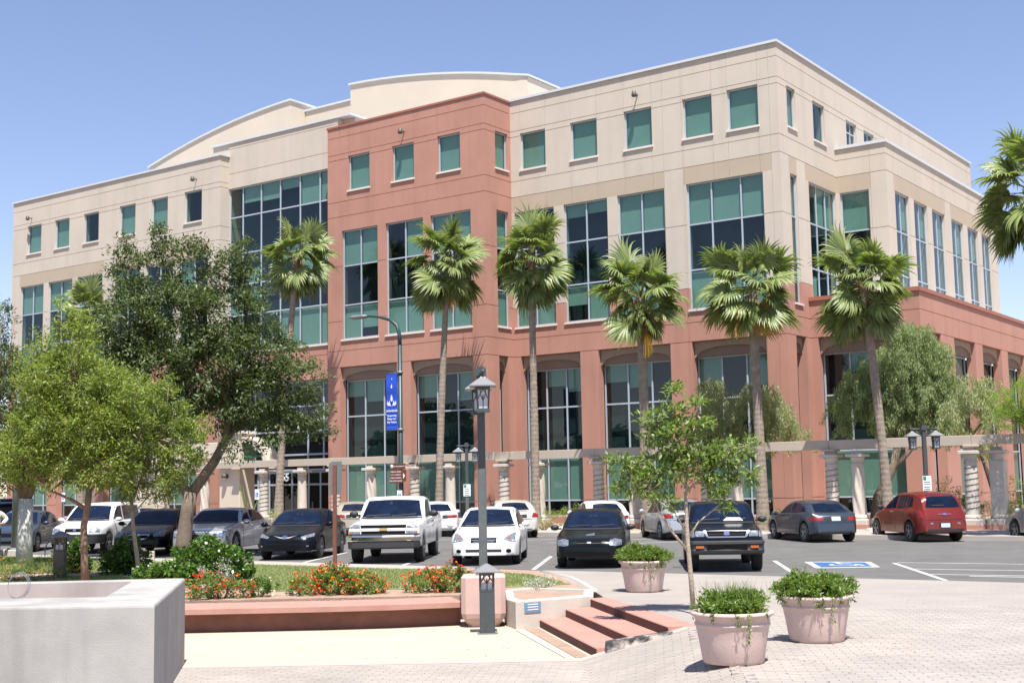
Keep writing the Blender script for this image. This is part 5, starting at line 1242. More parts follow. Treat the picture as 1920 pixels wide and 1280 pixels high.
bn = thing('banner', base, -YAW, 'blue vertical city banner with a white water emblem, hung on the street lamp', 'banner')
m = MB(); n = 16; rr = []
for k in range(n + 1):
    z = 4.58 + 2.62 * k / n; yy = .02 * math.sin(k * .9)
    rr.append([(-.84, -.02 + yy, z), (-.14, -.02 + yy * .5, z), (-.14, -.008 + yy * .5, z), (-.84, -.008 + yy, z)])
m.loft(rr, True, True, True, 0, False); m.build('cloth', 'banner_blue', bn)
def btxt(s, z, size, bold=.0): text('lettering', s, size, 'sign_white', bn, front_text_matrix(-.49, -.05, z), .002, bold=bold)
btxt('CHANDLER', 5.44, .135, .003); btxt('Conserving', 5.22, .125, .003); btxt('Water For', 5.07, .125, .003); btxt('Our Future', 4.92, .125, .003)
m = MB()
def drop(x, z, s):
    pts = [(x + s * .5 * math.sin(t) * (1 - .0) * math.sin(t / 2), z + s * math.cos(t)) for t in np.linspace(0, 2 * math.pi, 14)[:-1]]
    m.add([(a, -.052, b) for a, b in pts], [tuple(range(len(pts)))[::-1]])
drop(-.47, 6.95, .05); drop(-.49, 6.6, .11); drop(-.49, 6.05, .17)
for sg in (-1, 1):
    for k, (a, l) in enumerate(((.35, .34), (.75, .38), (1.1, .34))):
        bx, bz = -.49 + sg * .02, 5.64 + .02 * k
        tip = (bx + sg * l * math.sin(a), bz + l * math.cos(a)); mid = (bx + sg * l * .6 * math.sin(a + .45), bz + l * .55 * math.cos(a + .45)); mid2 = (bx + sg * l * .45 * math.sin(a + .12), bz + l * .5 * math.cos(a + .12))
        vs = [(bx, -.052, bz), (mid[0], -.052, mid[1]), (tip[0], -.052, tip[1]), (mid2[0], -.052, mid2[1])]
        m.add(vs, [(0, 1, 2, 3) if sg > 0 else (3, 2, 1, 0)])
m.build('emblem', 'sign_white', bn)
# brown direction sign and accessible parking sign on the same pole
ds = thing('direction_sign', base, -YAW, 'brown direction sign with white lines of text and an arrow, on the street lamp pole', 'sign')
m = MB(); m.box(-.5, .42, -.19, -.16, 2.72, 2.98); pa = m.build('upper_panel', 'sign_brown', ds)
m = MB(); m.box(-.5, .22, -.19, -.16, 2.08, 2.70); m.box(.225, .46, -.19, -.16, 2.16, 2.70); pb_ = m.build('lower_panel', 'sign_brown', ds)
text('lettering', 'VISITOR INFORMATION', .075, 'sign_white', ds, front_text_matrix(.08, -.195, 2.85), .002)
for k, s in enumerate(('VISION & GREEN', 'CITY COMPLEX', 'PUBLIC PARKING', 'WELCOME CENTER')): text('lettering', s, .085, 'sign_white', ds, front_text_matrix(-.14, -.195, 2.60 - .14 * k), .002)
m = MB(); m.add([(.30, -.195, 2.55), (.30, -.195, 2.28), (.42, -.195, 2.415)], [(0, 1, 2)]); m.lathe([(.09, 0), (.09, .004)], 12, (-.39, -.194, 2.85), axis='y'); m.build('arrow', 'sign_white', ds)
def acc_sign(loc, rz, h, label, post=True):
    t = thing('accessible_parking_sign', loc, rz, label, 'sign', 'accessible parking signs')
    if post: m = MB(); m.box(-.025, .025, -.02, .02, 0, h); m.build('post', 'pale_metal', t)
    m = MB(); m.box(-.15, .15, -.045, -.03, h - .5, h); s_ = m.build('panel', 'sign_white', t)
    m = MB(); m.box(-.085, .085, -.05, -.0455, h - .36, h - .17); b2 = m.build('symbol_field', 'sign_blue', s_)
    m = MB(); m.box(-.02, .02, -.054, -.0505, h - .235, h - .195); m.tube([(-.01, -.054, h - .24), (0, -.054, h - .29), (.04, -.054, h - .29), (.055, -.054, h - .335)], .009, 4); m.tube([(.04 * math.cos(a) - .005, -.054, h - .305 + .04 * math.sin(a)) for a in np.linspace(1.8, 6, 8)], .007, 4)
    m.build('symbol', 'sign_white', t)
q = L2W(-16.25, -7.18, .12); acc_sign(q, -YAW, 1.75, 'small white accessible parking sign below the brown direction sign', False)
q = on_w(483, -9.3, 930); acc_sign((q.x, q.y, .14), -YAW, 1.9, 'small white accessible parking sign in front of the cream portico')
q = on_w(120, -9.3, 930); acc_sign((q.x, q.y, .14), -YAW, 1.9, 'small white accessible parking sign behind the leftmost tree trunks')
# turned sign on brown post
q = ground(628, 1063); t = thing('street_sign', (q.x, q.y, .02), R(-8), 'narrow sign seen nearly edge-on, on a rusty brown post beside the lawn', 'sign')
m = MB(); m.box(-.045, .045, -.045, .045, 0, 2.62); m.build('post', M('rusty_post', (.16, .055, .035), .7, .2, 8), t)
m = MB(); m.box(-.17, .13, .050, .062, 1.85, 2.68); m.build('panel', 'pale_metal', t); m = MB(); m.box(-.12, .17, .075, .087, 1.95, 2.72); m.build('panel', 'pale_metal', t)
# pale steel pole with concrete foot at the left
q = ground(28, 1043); t = thing('steel_pole', (q.x, q.y, .02), 0, 'pale grey round pole on a concrete footing at the left edge', 'pole')
m = MB(); m.cbox(-.45, .45, -.35, .35, 0, .22, .03); m.build('footing', 'kerb', t)
m = MB(); m.cbox(-.2, .2, -.2, .2, .221, .27, .02); m.build('base_plate', 'pale_metal', t); m = MB(); m.lathe([(.13, .27), (.11, 5.5)], 12); m.build('shaft', 'pale_metal', t)
# bike hoop
q = ground(97, 1060); m = MB(); m.tube([(-.2, 0, 0), (-.2, 0, .5), (-.1, 0, .72), (.1, 0, .78), (.3, 0, .78)], .02, 6); m.build('hose_bib', 'green_pole', None, label='thin dark bent pipe beside the brown bollard light', cat='pipe').location = (q.x, q.y, 0)
q = ground(285, 1052); m = MB(); m.cbox(-.07, .07, -.05, .05, 0, .28, .01); m.build('utility_box', 'white_stone', None, label='small pale utility box on the kerb under the black sedan', cat='box').location = (q.x, q.y, .02)
# ================================================================== VEGETATION
leafmat('leaf_dark', (.038, .062, .018), (.13, .165, .065), .3, .5)
leafmat('leaf_bright', (.095, .135, .024), (.27, .32, .08), .35, .55)
leafmat('leaf_young', (.085, .135, .03), (.23, .30, .09), .35, .45)
leafmat('leaf_willow', (.16, .21, .10), (.33, .38, .21), .45, .6)
leafmat('leaf_olive', (.23, .26, .15), (.40, .41, .25), .45, .6)
leafmat('leaf_lime', (.12, .22, .02), (.24, .34, .05), .4, .5)
leafmat('leaf_hedge', (.03, .075, .012), (.11, .20, .03), .2, .28)
leafmat('leaf_grey', (.28, .32, .25), (.46, .48, .40), .1, .8)
leafmat('leaf_pot', (.065, .12, .02), (.20, .27, .06), .3, .45)
leafmat('petal_red', (.50, .02, .015), (.70, .06, .02), .2, .6)
leafmat('petal_orange', (.80, .20, .01), (.85, .45, .03), .2, .6)
leafmat('petal_white', (.7, .7, .66), (.8, .8, .75), .2, .6)
leafmat('frond', (.075, .12, .03), (.27, .31, .11), .28, .45)
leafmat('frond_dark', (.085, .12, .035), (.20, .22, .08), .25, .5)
def leaves(centers, dirs, n_per, spread, L, W, rng, droop=0.0, up=.3, flat=.5):
    """diamond leaves scattered round cluster centres"""
    C_ = np.repeat(np.asarray(centers), n_per, 0); D_ = np.repeat(np.asarray(dirs), n_per, 0); n = len(C_)
    off_ = rng.normal(0, 1, (n, 3)); off_ /= np.linalg.norm(off_, axis=1)[:, None] + 1e-9; off_ *= (rng.random(n) ** .6)[:, None] * np.asarray(spread)
    P = C_ + off_
    d = D_ * .6 + rng.normal(0, .55, (n, 3)); d[:, 2] += -droop; d /= np.linalg.norm(d, axis=1)[:, None] + 1e-9
    nr = rng.normal(0, flat, (n, 3)); nr[:, 2] += up + .5; s = np.cross(d, nr); s /= np.linalg.norm(s, axis=1)[:, None] + 1e-9
    l = L * rng.uniform(.65, 1.25, n)[:, None]; w = W * rng.uniform(.7, 1.2, n)[:, None]
    up_ = np.cross(s, d)
    v = np.empty((n, 4, 3)); v[:, 0] = P; v[:, 1] = P + d * l * .45 + s * w * .5 + up_ * w * .12; v[:, 2] = P + d * l - up_ * l * .10; v[:, 3] = P + d * l * .45 - s * w * .5 + up_ * w * .12
    return v.reshape(-1, 3)
def blob_clusters(blobs, dens, rng, shell=.55):
    cs, ds = [], []
    for (x, y, z, rx, ry, rz) in blobs:
        n = max(6, int(dens * rx * ry * rz * 4.2))
        u = rng.normal(0, 1, (n, 3)); u /= np.linalg.norm(u, axis=1)[:, None]; r = (shell + (1 - shell) * rng.random(n)) ** .7
        lump = 1 + .22 * np.sin(u[:, 0] * 5 + x * 3) * np.cos(u[:, 1] * 4 + z * 2) + .14 * np.sin(u[:, 2] * 7 + y)
        p = u * (r * lump)[:, None] * np.array([rx, ry, rz]) + np.array([x, y, z]); cs.append(p); dd = u.copy(); dd[:, 2] += .25; ds.append(dd)
    return np.vstack(cs), np.vstack(ds)
def tree(name, label, loc, trunk, limbs, blobs, leafm, bark, dens, nper, L, W, spread, seed=1, droop=0, twigs=True, group=None, shell=.5, cat='tree', rz=0, twist=0):
    """trunk/limbs: list of (points, radii) in local coordinates; blobs local ellipsoids"""
    rng = np.random.default_rng(seed); t = thing(name, loc, rz, label, cat, group)
    m = MB(); m.tube(trunk[0], trunk[1], 12); 
    tr = m.build('trunk', bark, t)
    m = MB()
    for pts, rs in limbs: m.tube(pts, rs, 7)
    cs, ds = blob_clusters(blobs, dens, rng, shell)
    if twigs:
        allp = [Vector(p) for pts, _ in limbs for p in pts[1:]] or [Vector(trunk[0][-1])]
        A = np.array([tuple(p) for p in allp])
        for k in rng.choice(len(cs), min(len(cs), 90 if twigs is True else twigs), replace=False):
            d = np.linalg.norm(A - cs[k], axis=1); j = int(np.argmin(d)); p0 = A[j]; p1 = cs[k]; mid = (p0 + p1) / 2 + rng.normal(0, .06, 3) * d[j]
            m.tube([tuple(p0), tuple(mid), tuple(p1)], [.018 + .006 * d[j], .012, .005], 4)
    if m.v: m.build('branches', 'bark_brown' if bark == 'bark_white' else bark, t)
    v = leaves(cs, ds, nper, spread, L, W, rng, droop)
    link('crown', npmesh('crown', v, 4, [leafm]), t, kind='stuff')
    return t
# --- big dark ash
q = ground(343, 1046)
tree('ash_tree', 'large dark green tree with a forked grey trunk, beside the silver sedan', (q.x, q.y, 0),
     ([(0, 0, -.05), (.02, 0, .5), (.12, 0, 1.4), (.22, 0, 2.0)], [.30, .24, .21, .22]),
     [([(.2, 0, 1.9), (.9, .1, 2.9), (1.5, .3, 4.1), (2.0, .5, 5.2), (2.3, .5, 6.3)], [.17, .15, .12, .09, .05]), ([(.15, 0, 1.9), (-.4, -.2, 2.9), (-.9, -.2, 4.2), (-1.2, 0, 5.6), (-1.3, .1, 7.2)], [.16, .14, .11, .08, .04]),
      ([(1.2, .2, 3.4), (1.5, -.3, 4.6), (.6, -.4, 6.2), (.4, -.4, 7.6)], [.11, .09, .07, .04]), ([(-.6, -.2, 3.4), (-1.9, .2, 4.4), (-2.4, .3, 5.4)], [.09, .07, .03]), ([(1.5, .3, 4.1), (2.8, .2, 4.8), (3.8, 0, 5.0)], [.08, .06, .03]),
      ([(2.0, .5, 5.2), (1.8, .6, 7), (1.7, .5, 8.4)], [.07, .05, .02])],
     [(-1.6, 0, 7.2, 1.2, 1.3, 1.5), (-1.9, 0, 8.8, .65, .7, .9), (-.8, .1, 9.1, .6, .7, .9), (.3, 0, 8.7, .8, .9, 1.1), (1.4, 0, 8.9, .55, .6, .7), (-2.0, 0, 9.6, .35, .4, .6), (.2, 0, 9.6, .45, .5, .5), (1.9, 0, 9.3, .4, .5, .5), (-.9, 0, 9.9, .3, .3, .5), (-.3, 0, 7.3, 1.4, 1.5, 1.5), (1.2, 0, 7.3, 1.3, 1.4, 1.3), (1.9, 0, 8.2, .6, .8, .9), (-2.3, 0, 6.0, .9, 1.2, 1.2),
      (-.9, 0, 5.7, 1.5, 1.6, 1.4), (.9, 0, 5.8, 1.5, 1.6, 1.3), (2.4, 0, 6.2, 1.2, 1.3, 1.1), (3.4, 0, 5.4, .9, 1.1, .9), (2.2, 0, 4.9, 1.3, 1.4, .9), (3.6, 0, 4.4, .8, .9, .8), (.9, .2, 4.5, 1.2, 1.3, .7), (2.9, -.1, 3.9, .9, 1.0, .6), (-1.6, .4, 4.7, 1.2, 1.4, .9), (-2.8, .3, 5.0, .7, .9, .8), (1.9, -.6, 3.3, .5, .5, .4), (4.1, 0, 3.7, .4, .5, .4)],
     'leaf_dark', 'bark_grey', 8.8, 64, .15, .056, (.38, .38, .27), 3, droop=.3, shell=.45)
# --- bright green trees at left
q = ground(45, 1059)
tree('young_tree', 'bright green tree with a thick white-painted trunk at the left edge', (q.x, q.y, 0), ([(0, 0, -.05), (0, 0, .8), (.02, 0, 1.9)], [.25, .215, .20]),
     [([(0, 0, 1.7), (-.4, .1, 2.8), (-.9, .2, 3.9)], [.12, .09, .05]), ([(0, 0, 1.7), (.4, .1, 2.9), (.9, .2, 4.1)], [.12, .09, .05]), ([(0, 0, 1.8), (0, .1, 3.2), (.2, .2, 4.9)], [.14, .10, .04])],
     [(-.9, 0, 3.5, 1.1, 1.2, 1.0), (.3, 0, 3.2, 1.1, 1.2, .9), (-.4, 0, 4.9, 1.0, 1.2, 1.1), (-1.4, 0, 5.6, .7, .9, 1.0), (.9, 0, 4.3, 1.0, 1.2, 1.1), (1.7, 0, 3.4, 1.0, 1.1, .9), (-1.2, 0, 2.6, .8, .9, .6), (1.0, 0, 5.4, .8, .9, .8), (-1.6, 0, 6.8, .6, .6, .8), (-1.3, 0, 7.6, .35, .4, .5), (.1, 0, 6.1, .6, .6, .6), (1.6, 0, 4.4, .5, .6, .5)],
     'leaf_bright', 'bark_white', 16, 52, .13, .040, (.32, .32, .26), 5, group='bright green trees at the left')
q = ground(160, 1096)
tree('young_tree', 'bright green tree with a knobbly brown trunk rising beside the brown bollard light', (q.x, q.y, 0), ([(0, 0, -.05), (-.03, 0, .6), (-.06, .0, 1.3), (.02, 0, 1.75), (.05, 0, 2.2)], [.095, .08, .075, .075, .07]),
     [([(-.04, 0, 1.7), (-.35, 0, 1.9), (-.8, 0, 2.1)], [.05, .04, .02]), ([(.03, 0, 2.1), (.25, 0, 2.8), (.5, 0, 3.6)], [.06, .045, .02]), ([(.04, 0, 2.1), (-.2, 0, 3.0), (-.3, 0, 4.3)], [.055, .04, .015]), ([(.05, 0, 2.2), (.5, .2, 2.8), (1.1, .2, 3.1)], [.045, .03, .015])],
     [(-.5, 0, 2.75, .8, .8, .62), (.4, 0, 2.7, .8, .8, .65), (-.9, 0, 3.6, .8, .9, .8), (.2, 0, 3.6, .9, 1.0, .8), (-.3, 0, 4.6, .8, .9, .85), (-1.0, 0, 4.6, .6, .7, .8), (.7, 0, 3.5, .65, .8, .6), (-.4, 0, 5.6, .5, .6, .55), (-1.5, 0, 3.0, .7, .8, .7), (.35, .2, 4.4, .6, .7, .6), (-.5, 0, 6.1, .35, .4, .45), (.9, 0, 4.3, .5, .6, .5)],
     'leaf_bright', 'bark_brown', 34, 46, .12, .036, (.26, .26, .20), 6, group='bright green trees at the left')
q = ground(262, 1086)
tree('young_tree', 'slim bright green young tree with a thin pale leaning trunk, nearest the planter corner', (q.x, q.y, 0), ([(0, 0, -.05), (-.08, 0, .6), (-.17, 0, 1.2), (-.22, 0, 1.85)], [.06, .052, .045, .04]),
     [([(-.2, 0, 1.8), (-.4, 0, 2.3), (-.6, 0, 3.0)], [.03, .024, .01]), ([(-.2, 0, 1.8), (.05, 0, 2.5), (.3, 0, 3.3)], [.03, .024, .01]), ([(-.2, 0, 1.5), (-.5, 0, 1.9), (-.75, 0, 2.1)], [.018, .014, .006]), ([(-.2, 0, 1.5), (.15, 0, 1.9), (.5, 0, 2.3)], [.02, .014, .006])],
     [(.2, 0, 3.2, .75, .7, .62), (-.5, 0, 3.1, .7, .7, .6), (.75, 0, 2.75, .6, .6, .5), (-.3, 0, 3.9, .55, .6, .45), (.35, 0, 4.0, .45, .5, .45), (-.2, 0, 2.4, .6, .6, .4), (.6, 0, 2.15, .55, .5, .35), (1.15, 0, 3.1, .45, .5, .4), (-.9, 0, 2.7, .5, .5, .45), (.0, 0, 1.95, .5, .4, .18), (.3, 0, 4.6, .4, .4, .4), (.85, 0, 3.9, .5, .5, .45), (1.3, 0, 3.6, .35, .4, .35), (-.5, 0, 4.5, .35, .4, .4)],
     'leaf_bright', 'bark_pale', 46, 42, .12, .036, (.22, .22, .17), 8, group='bright green trees at the left')
# --- sapling in front of the dark pickup
q = ground(1301, 1150)
tree('sapling', 'thin young tree with loose bright leaves and a pale trunk, behind the front pot', (q.x, q.y, 0), ([(0, 0, -.05), (-.03, 0, .6), (-.06, 0, 1.1), (-.07, 0, 1.6), (-.06, 0, 2.2)], [.042, .038, .034, .030, .022]),
     [([(-.05, 0, .95), (-.28, 0, 1.25), (-.5, 0, 1.6), (-.62, 0, 1.95)], [.026, .02, .016, .008]), ([(-.06, 0, 1.15), (.12, 0, 1.42), (.38, 0, 1.62), (.6, 0, 1.8)], [.018, .014, .010, .006]), ([(-.07, 0, 1.25), (-.35, 0, 1.75), (-.7, 0, 2.1), (-1.0, 0, 2.35)], [.016, .013, .010, .006]),
      ([(-.06, 0, 1.9), (.25, 0, 2.15), (.6, 0, 2.4), (.95, 0, 2.6)], [.018, .014, .010, .005]), ([(-.06, 0, 2.1), (-.25, 0, 2.6), (-.5, 0, 3.0)], [.018, .012, .005]), ([(-.06, 0, 2.1), (.05, 0, 2.7), (.15, 0, 3.1)], [.018, .012, .005])],
     [(-.70, 0, 2.02, .34, .3, .20), (-1.05, 0, 2.32, .24, .25, .18), (-.45, 0, 2.32, .34, .3, .22), (-.15, 0, 2.15, .22, .22, .16), (-.30, 0, 2.75, .34, .3, .25), (-.55, 0, 3.05, .20, .2, .16), (.05, 0, 2.55, .32, .3, .22), (.12, 0, 2.95, .25, .2, .2), (.15, 0, 3.3, .13, .13, .10), (-.25, 0, 3.15, .26, .2, .16),
      (.45, 0, 2.45, .30, .3, .20), (.80, 0, 2.62, .24, .22, .18), (.50, 0, 2.05, .30, .28, .18), (.85, 0, 2.15, .22, .2, .17), (.25, 0, 2.25, .25, .25, .18), (.45, 0, 1.72, .22, .2, .13), (-.35, 0, 1.72, .24, .2, .14), (-.2, 0, 3.55, .08, .08, .07), (-1.1, 0, 1.95, .14, .14, .09)],
     'leaf_young', 'bark_pale', 400, 16, .115, .038, (.13, .13, .10), 9, twigs=90, shell=.3)
# --- drooping willow-like trees near the right corner
def droopy(name, label, loc, trunk, limbs, blobs, mt, seed, dens=20, n=14):
    rng = np.random.default_rng(seed); t = thing(name, loc, 0, label, 'tree')
    m = MB(); m.tube(*trunk, 10); m.build('trunk', 'bark_grey', t); m = MB()
    for a in limbs: m.tube(*a, 7)
    m.build('branches', 'bark_grey', t)
    cs, ds = blob_clusters(blobs, dens, rng, .35); V_ = []
    # hanging strands: clusters repeated downwards
    st = []
    for c in cs:
        k = rng.integers(3, 7); sway = rng.normal(0, .05, 2)
        for i in range(k): st.append((c[0] + sway[0] * i, c[1] + sway[1] * i, c[2] - .16 * i))
    st = np.array(st); dd = np.tile((0, 0, -1.0), (len(st), 1)).astype(float)
    v = leaves(st, dd, int(n * 1.6), (.17, .17, .15), .15, .034, rng, droop=.8, up=0, flat=1)
    link('crown', npmesh('crown', v, 4, [mt]), t, kind='stuff'); return t
q = on_w(1690, -3.0, 960)
droopy('willow_tree', 'tall drooping grey-green tree behind the palm trunk at the building corner', (q.x, q.y, .1), ([(-1.1, 0, 0), (-.9, 0, 1.2), (-.3, 0, 2.2), (0, 0, 3.2)], [.20, .17, .16, .14]),
       [([(0, 0, 3.1), (.9, 0, 4.2), (1.2, 0, 5.6)], [.12, .09, .04]), ([(0, 0, 3.1), (-.9, 0, 4.4), (-1.5, 0, 5.2)], [.10, .08, .03]), ([(0, 0, 3.1), (.1, 0, 5), (.3, 0, 7)], [.10, .08, .03]), ([(-.3, 0, 2.2), (.4, 0, 2.9), (.9, 0, 3.6)], [.12, .09, .05])],
       [(.8, 0, 7.6, .9, 1.0, .7), (1.5, 0, 6.7, .9, 1.0, .9), (.2, 0, 6.5, 1.1, 1.2, .9), (-1.0, 0, 5.9, 1.0, 1.1, .7), (1.6, 0, 5.5, .9, 1.1, .9), (-2.0, 0, 5.3, .7, .8, .6), (.6, 0, 5.2, 1.0, 1.1, .8), (-.8, 0, 4.8, .8, .9, .6), (1.9, 0, 4.4, .7, .8, .7), (-1.9, 0, 4.3, .5, .6, .4), (.9, 0, 4.2, .7, .8, .5)], 'leaf_willow', 21, 27, 13)
q = on_w(1405, -3.2, 960)
droopy('olive_tree', 'soft grey olive-green tree in front of the arched bay left of the corner', (q.x, q.y, .1), ([(.6, 0, 0), (.5, 0, 1.4), (.4, 0, 2.6)], [.09, .07, .06]), [([(.4, 0, 2.6), (-.6, 0, 3.8), (-1.2, 0, 5)], [.05, .04, .02]), ([(.4, 0, 2.6), (1.0, 0, 4), (1.4, 0, 5)], [.05, .04, .02])],
       [(-1.3, 0, 5.8, .6, .7, .6), (-.6, 0, 5.2, .7, .8, .6), (.3, 0, 5.6, .6, .7, .5), (.9, 0, 5.3, .8, .9, .7), (1.5, 0, 4.7, .7, .8, .6), (-1.5, 0, 4.7, .6, .7, .6), (-.4, 0, 4.2, .7, .8, .5), (1.2, 0, 3.9, .7, .8, .5), (2.2, 0, 4.0, .5, .6, .4), (-1.2, 0, 3.6, .5, .6, .4), (-1.7, 0, 5.2, .4, .5, .4)], 'leaf_olive', 22, 22, 11)
q = on_w(1838, -4.0, 960)
droopy('olive_tree', 'thin olive-green tree with a dark bent trunk behind the corded column', (q.x, q.y, .1), ([(.75, 0, 0), (.5, 0, 1.5), (.2, 0, 2.6), (-.2, 0, 3.4)], [.11, .09, .07, .06]), [([(.2, 0, 2.6), (-.3, 0, 3.9), (-.1, 0, 4.9)], [.06, .05, .02]), ([(-.2, 0, 3.4), (.6, 0, 4.3), (.9, 0, 5)], [.05, .04, .02])],
       [(-.2, 0, 5.3, .6, .7, .5), (.5, 0, 5.4, .5, .6, .45), (-.6, 0, 4.5, .5, .6, .5), (.5, 0, 4.5, .6, .7, .5), (-.5, 0, 3.7, .55, .6, .4), (.2, 0, 3.3, .5, .6, .3)], 'leaf_olive', 23, 26, 11)
q = on_w(1945, -5.5, 960)
tree('lime_tree', 'feathery lime green tree cut off by the right edge above the pergola beam', (q.x, q.y, .1), ([(.2, 0, 0), (.2, 0, 2.6)], [.1, .08]), [([(.2, 0, 2.5), (-.4, 0, 3.8)], [.06, .02])],
     [(-.3, 0, 4.6, .9, .9, .7), (-.6, 0, 4.0, .8, .9, .45), (.4, 0, 5.0, .9, 1.0, .6), (-1.0, 0, 4.4, .5, .6, .45), (.3, 0, 3.9, .8, .9, .4)], 'leaf_lime', 'bark_brown', 60, 36, .075, .018, (.20, .20, .18), 24)
q = ground(-28, 1066)
tree('young_tree', 'tall green tree just outside the left edge, its branches reaching in', (q.x, q.y, 0), ([(0, 0, -.05), (0, 0, 2.4)], [.14, .10]), [([(0, 0, 2.4), (.2, 0, 4.5)], [.08, .03])],
     [(.2, 0, 5.6, .8, .8, .9), (.1, 0, 6.9, .5, .6, .7), (.3, 0, 4.2, .8, .9, .9), (-.6, 0, 5, .8, .9, 1)], 'leaf_dark', 'bark_brown', 40, 20, .12, .04, (.22, .22, .2), 25)
# --- shrubs
def shrub(name, label, loc, blobs, leafm, dens, nper, L, W, spread, seed, petals=(), cat='shrub', group=None, shell=.5, up=.3):
    rng = np.random.default_rng(seed); t = thing(name, loc, 0, label, cat, group)
    cs, ds = blob_clusters(blobs, dens, rng, shell); k = cs[:, 2] > .02; cs, ds = cs[k], ds[k]
    v = leaves(cs, ds, nper, spread, L, W, rng, 0, up); v[:, 2] = np.maximum(v[:, 2], .005)
    link('foliage', npmesh('foliage', v, 4, [leafm]), t, kind='stuff')
    m = MB()
    for k in rng.choice(len(cs), min(14, len(cs)), replace=False): m.tube([(cs[k][0] * .3, cs[k][1] * .3, 0), tuple(cs[k])], [.012, .004], 4)
    m.build('stems', 'bark_brown', t)
    for nm, mt, n, rad in petals:
        cs2, ds2 = blob_clusters(blobs, dens * 6, rng, .92); k = (cs2[:, 2] > .05); cs2, ds2 = cs2[k], ds2[k]
        ix = rng.choice(len(cs2), min(n, len(cs2)), replace=False)
        c3 = cs2[ix] * 1.0 + ds2[ix] / np.linalg.norm(ds2[ix], axis=1)[:, None] * .06
        v = leaves(c3, ds2[ix], 9, (rad, rad, rad * .7), .028, .026, rng, 0, .6, .8)
        link(nm, npmesh(nm, v, 4, [mt]), t, kind='stuff')
    return t
lant = (('flower_heads', 'petal_red', 230, .020), ('flower_heads', 'petal_orange', 110, .016))
GF = 'lantana flower bushes along the seat wall'
shrub('lantana_bush', 'wide red and orange flowering bush in the middle of the seat wall bed', (-3.5, 25.45, .01), [(-.55, 0, .18, .36, .34, .20), (0, 0, .25, .45, .38, .27), (.55, 0, .17, .42, .34, .19), (-.15, .1, .38, .2, .2, .18), (.75, .1, .12, .25, .25, .12)], 'leaf_pot', 520, 22, .055, .034, (.08, .08, .07), 31, lant, group=GF)
shrub('lantana_bush', 'red and orange flowering bush just left of the pink lamp base', (-1.55, 25.6, .01), [(-.2, 0, .2, .38, .34, .22), (.3, 0, .24, .35, .34, .26)], 'leaf_pot', 520, 22, .055, .032, (.09, .09, .08), 32, (('flower_heads', 'petal_red', 150, .020), ('flower_heads', 'petal_orange', 70, .016)), group=GF)
shrub('lantana_bush', 'red flowering bush at the foot of the hedge beside the planter corner', (-5.6, 25.0, .01), [(-.3, 0, .22, .42, .34, .22), (.25, 0, .16, .35, .3, .18)], 'leaf_pot', 520, 22, .055, .032, (.09, .09, .08), 33, (('flower_heads', 'petal_red', 130, .020), ('flower_heads', 'petal_orange', 30, .016)), group=GF)
shrub('low_bush', 'small dark green bush with one white bloom, right of the red-flowered bush', (-4.95, 25.3, .01), [(0, 0, .16, .34, .3, .2)], 'leaf_hedge', 500, 22, .05, .035, (.08, .08, .07), 34, (('flower_heads', 'petal_white', 8, .03),))
def hedge(label, px, py, blobs, seed, Yoff=0): 
    q = ground(px, py); shrub('hedge_bush', label, (q.x, q.y + Yoff, .0), blobs, 'leaf_hedge', 190, 26, .085, .062, (.12, .12, .10), seed, (('flower_heads', 'petal_white', 14, .02),), group='glossy green hedge bushes')
hedge('broad glossy green bush in front of the silver sedan', 388, 1092, [(-.3, 0, .45, .55, .5, .40), (.35, 0, .48, .5, .5, .38), (0, .2, .75, .45, .4, .25), (.7, .1, .35, .3, .4, .3), (-.2, -.3, .25, .5, .4, .3)], 41)
hedge('round glossy green bush in front of the black sedan', 232, 1080, [(0, 0, .42, .50, .5, .40), (.1, 0, .75, .32, .35, .22), (-.25, 0, .25, .4, .4, .3), (.3, 0, .3, .4, .4, .3)], 42)
hedge('upright glossy green bush beside the brown bollard light', 128, 1080, [(.05, 0, .4, .42, .42, .38), (.1, 0, .68, .3, .3, .22), (.2, 0, .2, .4, .4, .25)], 43)
hedge('low dark green bush linking the round bush and the broad bush', 318, 1098, [(0, 0, .24, .55, .4, .26), (-.5, .1, .22, .4, .4, .22)], 44)
shrub('silver_bush', 'small silver grey bush between the broad green bush and the red flowers', (-6.25, 27.2, .0), [(0, 0, .35, .38, .3, .28), (.25, 0, .2, .3, .25, .2)], 'leaf_grey', 300, 16, .05, .018, (.09, .09, .09), 45, group='silver grey bushes')
q = ground(1010, 1108, 0)
shrub('silver_bush', 'small silver grey bush on the soil behind the plaque box', (q.x, q.y + .2, .0), [(0, 0, .12, .30, .28, .15), (.12, 0, .15, .22, .2, .15), (-.15, 0, .12, .2, .2, .12)], 'leaf_grey', 700, 14, .045, .014, (.06, .06, .07), 46, group='silver grey bushes')
q = ground(60, 1090)
shrub('flowering_grass', 'low grassy clump with yellow orange flowers at the foot of the white-painted trunk', (q.x, q.y, 0), [(.2, .4, .22, .7, .7, .25), (-.8, .4, .22, .9, .7, .25), (.9, 0, .22, .4, .4, .22)], 'leaf_pot', 110, 18, .14, .012, (.16, .16, .10), 47, (('flower_heads', 'petal_orange', 60, .04),), up=0)
